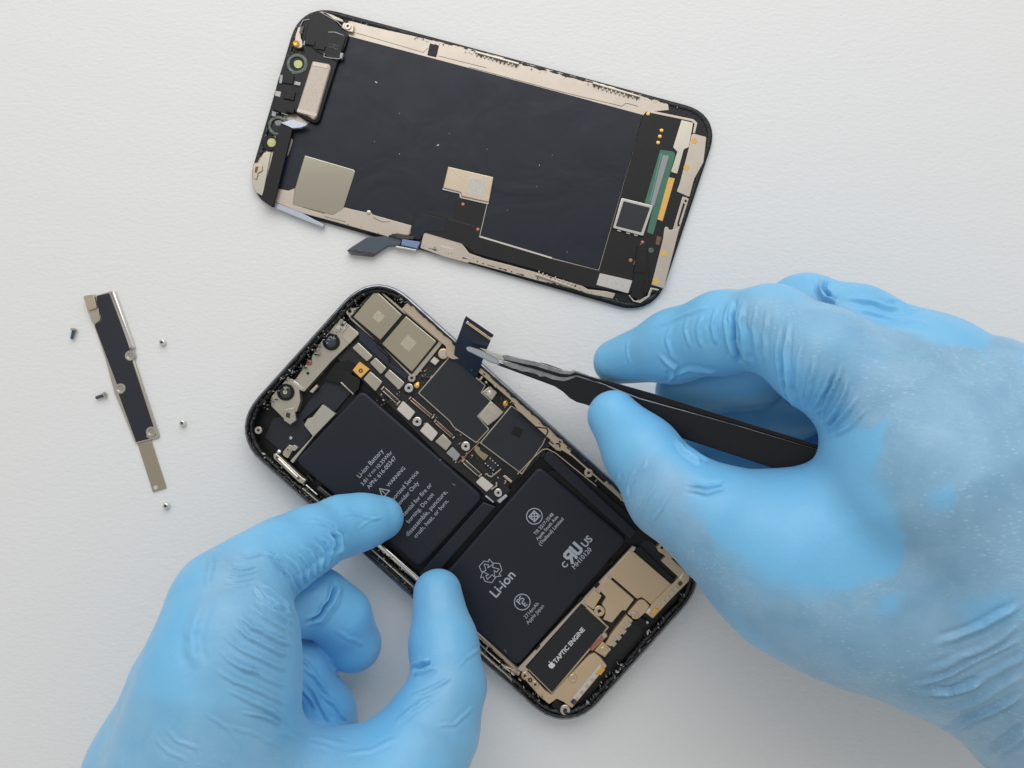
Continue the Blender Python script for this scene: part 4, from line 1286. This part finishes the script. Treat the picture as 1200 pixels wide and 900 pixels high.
def vnormals(V, Q):
    d1, d2 = V[Q[:, 2]] - V[Q[:, 0]], V[Q[:, 3]] - V[Q[:, 1]]
    fn = np.cross(d1, d2)
    N = np.zeros_like(V)
    for k in range(4):
        np.add.at(N, Q[:, k], fn)
    return N / (np.linalg.norm(N, axis=1, keepdims=True) + 1e-12)


def relax(V, Q, it):
    n = len(V)
    for k in range(it):
        for lam in (.5, -.52):
            S_ = np.zeros_like(V)
            c_ = np.zeros(n)
            for a, b in ((0, 1), (1, 2), (2, 3), (3, 0)):
                np.add.at(S_, Q[:, a], V[Q[:, b]])
                np.add.at(S_, Q[:, b], V[Q[:, a]])
                np.add.at(c_, Q[:, a], 1)
                np.add.at(c_, Q[:, b], 1)
            V = V + lam * (S_ / c_[:, None] - V)
    return V


def subdivide(V, Q, ex):
    n, m = len(V), len(Q)
    e = np.sort(np.concatenate([Q[:, [0, 1]], Q[:, [1, 2]], Q[:, [2, 3]], Q[:, [3, 0]]]), 1)
    key = e[:, 0].astype(np.int64) * n + e[:, 1]
    u, inv = np.unique(key, return_inverse=True)
    a, b = u // n, u % n
    E_ = inv.reshape(4, m) + n
    C_ = np.arange(m) + n + len(u)
    V2 = np.concatenate([V, (V[a] + V[b]) / 2, V[Q].mean(1)])
    X2 = np.concatenate([ex, (ex[a] + ex[b]) / 2, ex[Q].mean(1)])
    Q2 = np.concatenate([np.stack([Q[:, k], E_[k], C_, E_[k - 1]], 1) for k in range(4)])
    return V2, Q2, X2


def inpoly(p, poly):
    x, y = p[:, 0], p[:, 1]
    r = np.zeros(len(p), bool)
    n = len(poly)
    for i in range(n):
        x0, y0 = poly[i - 1]
        x1, y1 = poly[i]
        c_ = ((y0 > y) != (y1 > y)) & (x < (x1 - x0) * (y - y0) / (y1 - y0 + 1e-12) + x0)
        r ^= c_
    return r


def polydist(p, poly, closed=False):
    best = np.full(len(p), 1e9)
    prm = np.zeros(len(p))
    pts = list(poly) + ([poly[0]] if closed else [])
    n = len(pts) - 1
    for i in range(n):
        a, b = np.array(pts[i], float), np.array(pts[i + 1], float)
        ba = b - a
        t = np.clip(((p - a) @ ba) / (ba @ ba + 1e-9), 0, 1)
        d = np.hypot(*(p - a - t[:, None] * ba).T)
        m = d < best
        best[m] = d[m]
        prm[m] = (i + t[m]) / n
    return best, prm


def hand(name, palm, fingers, vs, folds, contact, mat_, kf=.0045, kp=.011, zcut=None):
    """palm: list of capsules, fingers: list of chains; every node is (px, py, z mm, r px)"""
    def node(q):
        p = P(q[0], q[1], q[2])
        return np.array(p), q[3] * MM(q[2])
    allq = [q for s in palm for q in s] + [q for f in fingers for q in f]
    pts = np.array([node(q)[0] for q in allq])
    rs = np.array([node(q)[1] for q in allq])
    lo = (pts - rs[:, None]).min(0) - .008
    hi = (pts + rs[:, None]).max(0) + .008
    lo[2] = max(lo[2], -.002)
    if zcut is not None:
        lo[:2] = np.maximum(lo[:2], zcut[0])
        hi[:2] = np.minimum(hi[:2], zcut[1])
    g = [np.arange(l, h, vs) for l, h in zip(lo, hi)]
    shp = tuple(len(a) for a in g)
    tot = np.full(shp, .03, np.float32)
    gs = [a.astype(np.float32) for a in g]
    for s in palm:
        for q0, q1 in zip(s[:-1], s[1:]):
            (a, ra), (b, rb) = node(q0), node(q1)
            seg_sdf(gs[0], gs[1], gs[2], a, ra, b, rb, tot, g, kp)
    fin = np.full(shp, .03, np.float32)
    for f in fingers:
        one = np.full(shp, .03, np.float32)
        for q0, q1 in zip(f[:-1], f[1:]):
            (a, ra), (b, rb) = node(q0), node(q1)
            seg_sdf(gs[0], gs[1], gs[2], a, ra, b, rb, one, g, .0032)
        fin = smin(fin, one, .0012)
    tot = smin(tot, fin, kf)
    tot = np.maximum(tot, (.0003 - gs[2])[None, None, :])
    # close the volume at the box walls (cut beyond the frame)
    tot[0], tot[-1] = .01, .01
    tot[:, 0], tot[:, -1] = .01, .01
    tot[:, :, -1] = .01
    tot[:, :, 0] = .01
    V, Q = surface_nets(tot, np.array([a[0] for a in g]), vs)
    V = relax(V, Q, 6)
    nz_ = np.array([mnoise.noise(Vector(v * 55)) + .5 * mnoise.noise(Vector(v * 140)) for v in V])
    warp = np.array([[mnoise.noise(Vector(v * 120)), mnoise.noise(Vector(v * 120 + np.array([7, 3, 1])))] for v in V]) * 9 + np.array([[mnoise.noise(Vector(v * 420)), mnoise.noise(Vector(v * 420 + np.array([7, 3, 1])))] for v in V]) * 5
    V, Q, ex = subdivide(V, Q, np.column_stack([nz_, warp]))
    nz_, warp = ex[:, 0], ex[:, 1:]
    V = relax(V, Q, 2)
    N = vnormals(V, Q)
    px = proj(V)
    view = np.array([0, CAMY, CAMZ]) - V
    view /= np.linalg.norm(view, axis=1, keepdims=True)
    facing = np.clip((N * view).sum(1) * 3, 0, 1)
    disp = np.zeros(len(V))
    for (poly, wd, hh, zmin, zmax) in folds:
        zz = V[:, 2] * 1000
        wd = max(1.7, wd * .82)
        hh *= 1.12
        lo_ = np.min(np.array(poly), 0) - wd * 4
        hi_ = np.max(np.array(poly), 0) + wd * 4
        m = (px > lo_).all(1) & (px < hi_).all(1) & (zz > zmin) & (zz < zmax)
        ii = np.nonzero(m)[0]
        if not len(ii):
            continue
        d, t = polydist(px[ii] + warp[ii] * .28, poly)
        env = np.minimum(np.clip(t * 2.6, 0, 1), np.clip((1 - t) * 6, 0, 1))
        env = env * env * (3 - 2 * env)
        # ridge with a groove beside it
        disp[ii] += facing[ii] * env * hh * (np.exp(-(d / wd) ** 2) - .45 * np.exp(-((d - wd * 1.7) / wd) ** 2))
    V = V + N * (disp[:, None] * .001 + nz_[:, None] * .00022)
    # where the rubber sticks to the skin
    con = np.zeros(len(V))
    pw = px + warp
    for poly, val, soft in contact:
        ins = inpoly(pw, poly)
        d, _ = polydist(pw, poly, True)
        s_ = np.where(ins, d, -d)
        f_ = np.clip(s_ / soft * .5 + .5, 0, 1)
        f_ = f_ * f_ * (3 - 2 * f_)
        con = con * (1 - f_) + val * f_
    me = bpy.data.meshes.new(name)
    me.from_pydata(V.tolist(), [], Q.tolist())
    me.update()
    at = me.attributes.new('contact', 'FLOAT', 'POINT')
    at.data.foreach_set('value', con.astype(np.float32))
    me.polygons.foreach_set('use_smooth', np.ones(len(Q), bool))
    return link(name, me, mat_)


def glove_mat():
    m = bpy.data.materials.new('blue_nitrile')
    m.use_nodes = True
    nt = m.node_tree
    N, Lk = nt.nodes, nt.links
    b = N['Principled BSDF']
    tc = N.new('ShaderNodeTexCoord')
    at = N.new('ShaderNodeAttribute')
    at.attribute_name = 'contact'

    def noise(scale, det=4, dist=0.0, rough=.5):
        n = N.new('ShaderNodeTexNoise')
        n.inputs['Scale'].default_value = scale
        n.inputs['Detail'].default_value = det
        n.inputs['Distortion'].default_value = dist
        n.inputs['Roughness'].default_value = rough
        Lk.new(tc.outputs['Object'], n.inputs['Vector'])
        return n

    def rng(src, a, b_, c, d):
        r = N.new('ShaderNodeMapRange')
        r.inputs['From Min'].default_value = a
        r.inputs['From Max'].default_value = b_
        r.inputs['To Min'].default_value = c
        r.inputs['To Max'].default_value = d
        Lk.new(src, r.inputs['Value'])
        return r.outputs['Result']

    def math_(op, a, b_):
        q = N.new('ShaderNodeMath')
        q.operation = op
        for i, s in enumerate((a, b_)):
            if isinstance(s, (int, float)):
                q.inputs[i].default_value = s
            else:
                Lk.new(s, q.inputs[i])
        return q.outputs[0]

    def mix(fac, A_, B_):
        q = N.new('ShaderNodeMix')
        q.data_type = 'RGBA'
        Lk.new(fac, q.inputs['Factor'])
        for nm, s in (('A', A_), ('B', B_)):
            if isinstance(s, tuple):
                q.inputs[nm].default_value = s
            else:
                Lk.new(s, q.inputs[nm])
        return q.outputs['Result']

    big = noise(60, 4)
    base = mix(rng(big.outputs['Fac'], .3, .7, 0, 1), (0.16, 0.49, 0.80, 1), (0.19, 0.53, 0.83, 1))
    skin = mix(rng(noise(90, 5, .5).outputs['Fac'], .35, .65, 0, 1), (0.205, 0.375, 0.53, 1), (0.29, 0.47, 0.63, 1))
    c1_ = mix(at.outputs['Fac'], base, skin)
    # pale flecks of trapped moisture, only where the rubber sticks
    v = N.new('ShaderNodeTexVoronoi')
    v.inputs['Scale'].default_value = 1150
    mp = N.new('ShaderNodeMapping')
    mp.inputs['Rotation'].default_value = (0, 0, math.radians(50))
    mp.inputs['Scale'].default_value = (.5, 1.15, 1)
    Lk.new(tc.outputs['Object'], mp.inputs['Vector'])
    Lk.new(mp.outputs['Vector'], v.inputs['Vector'])
    dot = rng(v.outputs['Distance'], .16, .40, 1, 0)
    sep = N.new('ShaderNodeSeparateColor')
    Lk.new(v.outputs['Color'], sep.inputs['Color'])
    dot = math_('MULTIPLY', dot, rng(sep.outputs['Red'], .3, .8, 0, 1))
    patch = rng(noise(34, 4).outputs['Fac'], .46, .66, .04, 1)
    dot = math_('MULTIPLY', math_('MULTIPLY', dot, patch), math_('MULTIPLY', at.outputs['Fac'], .46))
    c2_ = mix(dot, c1_, (0.55, 0.74, 0.85, 1))
    # fine creases of skin seen through
    v2 = N.new('ShaderNodeTexVoronoi')
    v2.feature = 'DISTANCE_TO_EDGE'
    v2.inputs['Scale'].default_value = 520
    mp2 = N.new('ShaderNodeMapping')
    mp2.inputs['Rotation'].default_value = (0, 0, math.radians(-35))
    mp2.inputs['Scale'].default_value = (.35, 1.3, 1)
    nd = noise(200, 3)
    addv = N.new('ShaderNodeVectorMath')
    addv.operation = 'MULTIPLY_ADD'
    addv.inputs[1].default_value = (.004, .004, .004)
    Lk.new(nd.outputs['Color'], addv.inputs[0])
    Lk.new(tc.outputs['Object'], addv.inputs[2])
    Lk.new(addv.outputs['Vector'], mp2.inputs['Vector'])
    Lk.new(mp2.outputs['Vector'], v2.inputs['Vector'])
    crease = rng(v2.outputs['Distance'], .0, .05, 1, 0)
    crease = math_('MULTIPLY', crease, rng(noise(45, 3).outputs['Fac'], .45, .62, 0, 1))
    crm = math_('MULTIPLY', crease, math_('MULTIPLY', at.outputs['Fac'], .40))
    c3_ = mix(crm, c2_, (0.42, 0.64, 0.82, 1))
    Lk.new(c3_, b.inputs['Base Color'])
    Lk.new(rng(noise(260, 4).outputs['Fac'], .3, .7, .34, .48), b.inputs['Roughness'])
    b.inputs['Specular IOR Level'].default_value = .42
    b.inputs['Subsurface Weight'].default_value = .08
    b.inputs['Subsurface Radius'].default_value = (.3, .7, 1.0)
    b.inputs['Subsurface Scale'].default_value = .0035
    b.inputs['Sheen Weight'].default_value = .14
    # relief
    h1 = noise(1500, 2)
    h2 = noise(320, 4, .6)
    hs_ = math_('ADD', math_('MULTIPLY', h1.outputs['Fac'], .22), math_('MULTIPLY', h2.outputs['Fac'], .55))
    hs_ = math_('ADD', hs_, math_('MULTIPLY', crease, math_('MULTIPLY', at.outputs['Fac'], .35)))
    bp = N.new('ShaderNodeBump')
    bp.inputs['Distance'].default_value = .00018
    bp.inputs['Strength'].default_value = .8
    Lk.new(hs_, bp.inputs['Height'])
    Lk.new(bp.outputs['Normal'], b.inputs['Normal'])
    return m


GLOVE = glove_mat()


def fan(a0, a1, b0, b1, n, wd, hh, zmin, zmax, bow=4, jit=3, seed=1):
    """n folds spread between the line a0-a1 and the line b0-b1"""
    rr = random.Random(seed)
    out = []
    for i in range(n):
        t = (i + rr.uniform(-.25, .25)) / max(1, n - 1)
        s = [a0[k] + (b0[k] - a0[k]) * t + rr.uniform(-jit, jit) for k in (0, 1)]
        e = [a1[k] + (b1[k] - a1[k]) * t + rr.uniform(-jit, jit) for k in (0, 1)]
        l0, l1 = sorted((rr.uniform(0, .35), rr.uniform(.65, 1)))
        s2 = [s[k] + (e[k] - s[k]) * l0 for k in (0, 1)]
        e2 = [s[k] + (e[k] - s[k]) * l1 for k in (0, 1)]
        dx, dy = e2[0] - s2[0], e2[1] - s2[1]
        L = math.hypot(dx, dy) + 1e-6
        bw = bow * rr.uniform(.4, 1.3)
        pl = [(s2[0] + dx * q + dy / L * bw * math.sin(math.pi * q), s2[1] + dy * q - dx / L * bw * math.sin(math.pi * q)) for q in (0, .2, .4, .6, .8, 1)]
        out.append((pl, wd * rr.uniform(.7, 1.3), hh * rr.uniform(.5, 1.2), zmin, zmax))
    return out


VS = 0.00075
# ---- left hand (index presses the battery, thumb on the phone's edge)
L_palm = [
    [(262, 700, 50, 50), (268, 740, 54, 64), (258, 805, 56, 80), (240, 900, 54, 96), (225, 1010, 50, 105)],
    [(243, 722, 42, 33), (214, 800, 44, 42), (182, 900, 42, 64), (190, 1010, 42, 85)],
    [(300, 945, 46, 88), (400, 966, 42, 92), (470, 915, 38, 70)],
    [(225, 1010, 48, 105), (210, 1090, 48, 105)],
]
L_fing = [
    [(262, 700, 50, 50), (300, 670, 46, 45), (330, 652, 40, 43), (362, 634, 32, 38.5), (400, 617, 22, 34), (425, 611, 18, 30.5), (447, 607, 14.5, 25.5)],
    [(240, 735, 42, 40), (372, 704, 24, 36), (398, 722, 20, 34), (414, 755, 15, 32.5)],
    [(235, 780, 36, 42), (345, 788, 22, 38), (375, 835, 17, 38), (388, 875, 13, 36)],
    [(225, 830, 30, 40), (310, 850, 17, 36), (340, 890, 12, 34)],
    [(470, 915, 38, 66), (505, 855, 34, 54), (525, 805, 29, 42), (520, 755, 22, 38), (513, 695, 15.5, 28)],
]
T3 = K(100, 560, 2.4)
LF = []
for pl in ([(522, 222), (555, 250), (580, 278), (590, 305)], [(552, 212), (588, 240), (604, 265), (605, 292)], [(575, 198), (612, 225), (628, 252), (625, 278)], [(602, 188), (636, 208), (650, 238), (645, 262)], [(636, 174), (662, 195), (672, 222), (664, 250)], [(500, 205), (530, 225), (548, 250)], [(655, 160), (680, 178), (690, 205), (682, 235)]):
    e_ = (pl[-1][0] * 1.9 - pl[-2][0] * .9, pl[-1][1] * 1.9 - pl[-2][1] * .9)
    LF.append((T3(pl + [e_]), random.uniform(2.0, 2.8), random.uniform(.6, 1.0), 15, 80))
LF += [(T3([(690, 148), (706, 165), (708, 190), (698, 224)]), 2.6, -1.5, 12, 80), (T3([(700, 140), (720, 165), (722, 190), (712, 215)]), 3.0, .8, 10, 80), (T3([(700, 110), (750, 100), (800, 112), (840, 110)]), 2.4, .25, 8, 60), (T3([(760, 150), (800, 120), (835, 108)]), 2.0, .14, 8, 60), (T3([(620, 120), (680, 130), (705, 150)]), 2.4, .4, 10, 80)]
for pl in ([(485, 298), (520, 315), (555, 345), (580, 378)], [(490, 320), (530, 345), (565, 372), (588, 400)], [(470, 330), (510, 360), (550, 388), (582, 420)], [(455, 352), (500, 387), (545, 417), (580, 445)], [(430, 385), (470, 420), (530, 452), (580, 475)], [(415, 405), (460, 447), (520, 482), (578, 508)], [(385, 440), (440, 482), (510, 522), (575, 545)], [(370, 480), (430, 530), (500, 562), (578, 590)], [(360, 530), (420, 572), (500, 604), (576, 638)], [(380, 590), (450, 622), (530, 657), (582, 695)], [(430, 655), (500, 670), (560, 692)], [(470, 300), (500, 340), (540, 370)], [(400, 500), (450, 540), (490, 552)]):
    LF.append((T3(pl), random.uniform(2.0, 2.8), random.uniform(.45, .85), 25, 90))
LF += [(T3([(332, 300), (328, 350), (310, 400), (296, 440), (302, 490), (318, 540)]), 7.5, .55, 20, 90), (T3([(365, 200), (352, 250), (338, 300)]), 5, .5, 20, 90)]
for pl in ([(395, 245), (430, 255), (480, 250)], [(390, 262), (430, 272), (490, 262)], [(385, 280), (430, 288), (480, 282)], [(375, 300), (420, 306), (470, 298)], [(420, 215), (450, 225), (500, 215)], [(340, 240), (370, 240), (400, 232)]):
    LF.append((T3(pl), 1.7, .28, 25, 90))
LF += [(T3([(614, 414), (655, 390), (688, 348), (707, 292)]), 2.6, -2.2, 0, 60), (T3([(632, 424), (672, 400), (706, 352), (722, 300)]), 4.4, .4, 0, 60), (T3([(690, 420), (740, 450), (790, 470)]), 3.2, .18, 0, 60)]
for pl in ([(585, 560), (620, 600), (650, 655)], [(600, 520), (650, 560), (690, 620)], [(590, 600), (600, 650), (596, 690)], [(630, 570), (660, 640), (690, 690)], [(660, 600), (700, 640), (735, 690)], [(585, 500), (620, 520), (660, 560)]):
    LF.append((T3(pl), 2.6, .7, 0, 50))
LF += [(T3([(918, 545), (938, 530), (968, 512)]), 2.8, -1.5, 8, 70), (T3([(922, 556), (945, 545), (985, 530)]), 2.8, .9, 8, 70), (T3([(900, 620), (960, 600), (1030, 560)]), 3.2, .4, 8, 70), (T3([(1040, 540), (1080, 500), (1110, 480)]), 2.4, .3, 8, 70), (T3([(980, 700), (1040, 690), (1100, 640)]), 2.6, .35, 8, 80), (T3([(860, 700), (920, 650), (980, 610)]), 3.4, .4, 8, 80)]
for pl in ([(520, 700), (600, 735), (700, 762)], [(560, 700), (640, 730), (740, 755)], [(380, 690), (470, 720), (560, 760)], [(330, 660), (400, 700), (440, 760)], [(220, 690), (260, 740), (330, 770)], [(190, 720), (230, 770), (290, 800)], [(700, 780), (800, 770), (880, 730)]):
    LF.append((T3(pl), 3.0, .2, 10, 90))
LC = [
    ([(238, 655), (300, 640), (330, 660), (345, 730), (340, 800), (300, 860), (250, 870), (225, 790), (235, 730), (232, 690)], .45, 40),
    ([(120, 900), (150, 830), (230, 840), (330, 860), (400, 880), (420, 905), (300, 960), (120, 960)], .5, 46),
    ([(520, 760), (560, 770), (565, 850), (540, 900), (490, 890), (500, 810)], .45, 46),
    ([(495, 668), (540, 675), (545, 720), (520, 735), (490, 720)], .3, 30),
    ([(255, 655), (280, 650), (272, 690), (240, 720), (240, 690)], .7, 18),
]
lh = hand('gloved_hand', L_palm, L_fing, VS, LF, LC, GLOVE, zcut=((-1, -.190), (1, 1)))
lh['label'] = 'hand in blue nitrile glove steadying the phone, index fingertip pressed on the battery'
lh['category'] = 'hand'

# ---- right hand (holds the tweezers)
R_palm = [
    [(1040, 468, 70, 74), (1090, 560, 72, 112), (1180, 680, 66, 146), (1268, 790, 58, 132), (1345, 890, 55, 132)],
    [(1085, 440, 62, 72), (1150, 520, 62, 110), (1230, 640, 58, 140), (1300, 800, 52, 150)],
    [(1150, 470, 46, 76), (1240, 560, 44, 110), (1300, 700, 44, 120)],
    [(845, 614, 50, 62), (925, 655, 56, 94), (1010, 690, 60, 102), (1118, 716, 60, 108), (1225, 795, 55, 100)],
]
R_fing = [
    [(1040, 468, 70, 72), (965, 422, 68, 60), (902, 384, 58, 49), (845, 390, 48, 47), (790, 406, 37, 42), (722, 424, 23, 27)],
    [(1085, 440, 60, 66), (1000, 392, 54, 56), (943, 372, 44, 49), (880, 436, 32, 40), (800, 458, 22, 32)],
    [(1130, 470, 44, 62), (1000, 410, 34, 50), (930, 470, 24, 42), (835, 492, 16, 34)],
    [(1170, 520, 32, 60), (1050, 480, 20, 52), (960, 530, 14, 44), (890, 545, 12, 40), (820, 530, 11, 34)],
    [(845, 614, 50, 60), (788, 578, 46, 53), (752, 530, 40, 43), (719, 488, 34, 31)],
]
TR_ = K(660, 300, 1.5)
RF = []
for pl, wd_, hh_ in (([(302, 72), (299, 110), (301, 150), (312, 190)], 3.0, -2.0), ([(290, 78), (284, 115), (289, 150), (300, 182)], 3.2, .9), ([(316, 72), (313, 115), (320, 165), (326, 190)], 3.6, 1.0), ([(268, 88), (260, 120), (268, 160)], 2.8, .55), ([(246, 96), (238, 130), (244, 165)], 2.8, .45), ([(222, 104), (214, 130), (222, 165)], 2.6, .4), ([(190, 120), (184, 150), (196, 185)], 2.6, .4),
                     ([(165, 170), (195, 195), (185, 225)], 2.8, .8), ([(170, 215), (220, 200), (280, 205)], 2.8, .5), ([(120, 140), (112, 165), (118, 190)], 2.4, .25), ([(150, 130), (200, 108), (260, 86)], 3.0, .3),
                     ([(398, 100), (392, 170), (396, 230), (412, 275)], 3.0, 1.0), ([(386, 110), (381, 170), (386, 225), (398, 262)], 2.6, -.8), ([(445, 170), (434, 220), (428, 270)], 2.8, .8), ([(492, 185), (472, 235), (448, 285)], 3.0, 1.1), ([(504, 212), (486, 258), (456, 302)], 2.8, 1.0), ([(470, 195), (456, 240), (440, 278)], 2.6, .7), ([(524, 240), (492, 282), (462, 308)], 2.8, .8), ([(420, 150), (412, 200), (410, 250)], 2.6, .5), ([(480, 200), (462, 250), (446, 292)], 2.2, -.8), ([(540, 262), (510, 296), (475, 318)], 2.8, .5), ([(360, 90), (352, 140), (356, 190)], 3, .4), ([(340, 80), (334, 130), (342, 185)], 2.6, .35)):
    RF.append((TR_(pl), wd_, hh_, 25, 110))
RF += [(TR_([(452, 34), (450, 60), (462, 76), (482, 80)]), 2.8, 1.6, 20, 110), (TR_([(460, 36), (459, 60), (470, 70)]), 2.4, -1.5, 20, 110), (TR_([(482, 72), (540, 80), (610, 100)]), 3.4, .7, 20, 110), (TR_([(560, 68), (600, 86), (620, 100)]), 2.8, .5, 20, 110), (TR_([(505, 90), (580, 108), (650, 120)]), 4, .5, 20, 110)]
for pl in ([(212, 412), (250, 418), (290, 410)], [(215, 402), (250, 406), (285, 398)]):
    RF.append((TR_(pl), 2.2, .6, 30, 110))
for pl in ([(168, 390), (145, 430), (128, 470)], [(130, 360), (115, 400), (108, 430)], [(190, 410), (165, 450), (150, 480)], [(150, 350), (125, 400)], [(100, 380), (96, 410)]):
    RF.append((TR_(pl), 1.8, .28, 20, 110))
RF += [(TR_([(195, 322), (215, 345), (245, 368)]), 2.8, .9, 20, 110), (TR_([(205, 320), (228, 345), (258, 366)]), 2.4, -.7, 20, 110)]
for pl in ([(640, 690), (690, 672), (740, 648), (810, 610)], [(590, 765), (650, 748), (720, 716), (812, 668)], [(700, 762), (750, 738), (815, 700)], [(645, 803), (700, 794), (760, 764), (815, 735)], [(655, 838), (690, 828), (760, 794), (815, 768)], [(740, 884), (790, 852), (815, 832)], [(610, 738), (670, 720), (740, 690), (812, 640)], [(620, 770), (680, 765), (740, 745)]):
    RF.append((TR_(pl), random.uniform(2.8, 5.5), random.uniform(.45, 1.2), 5, 120))
RC = [
    ([(860, 350), (1000, 350), (1100, 370), (1200, 400), (1260, 600), (1260, 960), (1050, 960), (900, 760), (830, 700), (740, 640), (730, 590), (760, 540), (800, 560), (840, 610), (850, 640), (900, 690), (960, 700), (1040, 660), (1050, 600), (1020, 560), (1020, 520), (1000, 480), (960, 430), (900, 400)], .8, 20),
    ([(895, 350), (1000, 372), (1020, 420), (1010, 480), (960, 420), (900, 395)], .45, 40),
    ([(970, 330), (1040, 345), (1110, 372), (1162, 385), (1160, 412), (1120, 408), (1060, 392), (1000, 370)], .06, 7),
    ([(965, 500), (1020, 508), (1038, 500), (1035, 530), (1015, 580), (1020, 605), (1050, 615), (1062, 640), (1050, 670), (1000, 690), (950, 688), (915, 668), (890, 650), (840, 640), (800, 590), (850, 560), (930, 556)], .06, 7),
    ([(1090, 572), (1112, 568), (1120, 585), (1112, 600), (1092, 598)], .3, 8), ([(1028, 700), (1058, 696), (1050, 722), (1026, 722)], .3, 9), ([(1120, 705), (1190, 690), (1200, 720), (1140, 740)], .35, 14),
    ([(740, 540), (785, 545), (810, 600), (790, 640), (750, 625), (733, 590)], .6, 26),
]
rh = hand('gloved_hand', R_palm, R_fing, VS, RF, RC, GLOVE, zcut=((-1, -.175), (.235, 1)))
rh['label'] = 'hand in damp blue nitrile glove pinching black tweezers between thumb and index finger'
rh['category'] = 'hand'
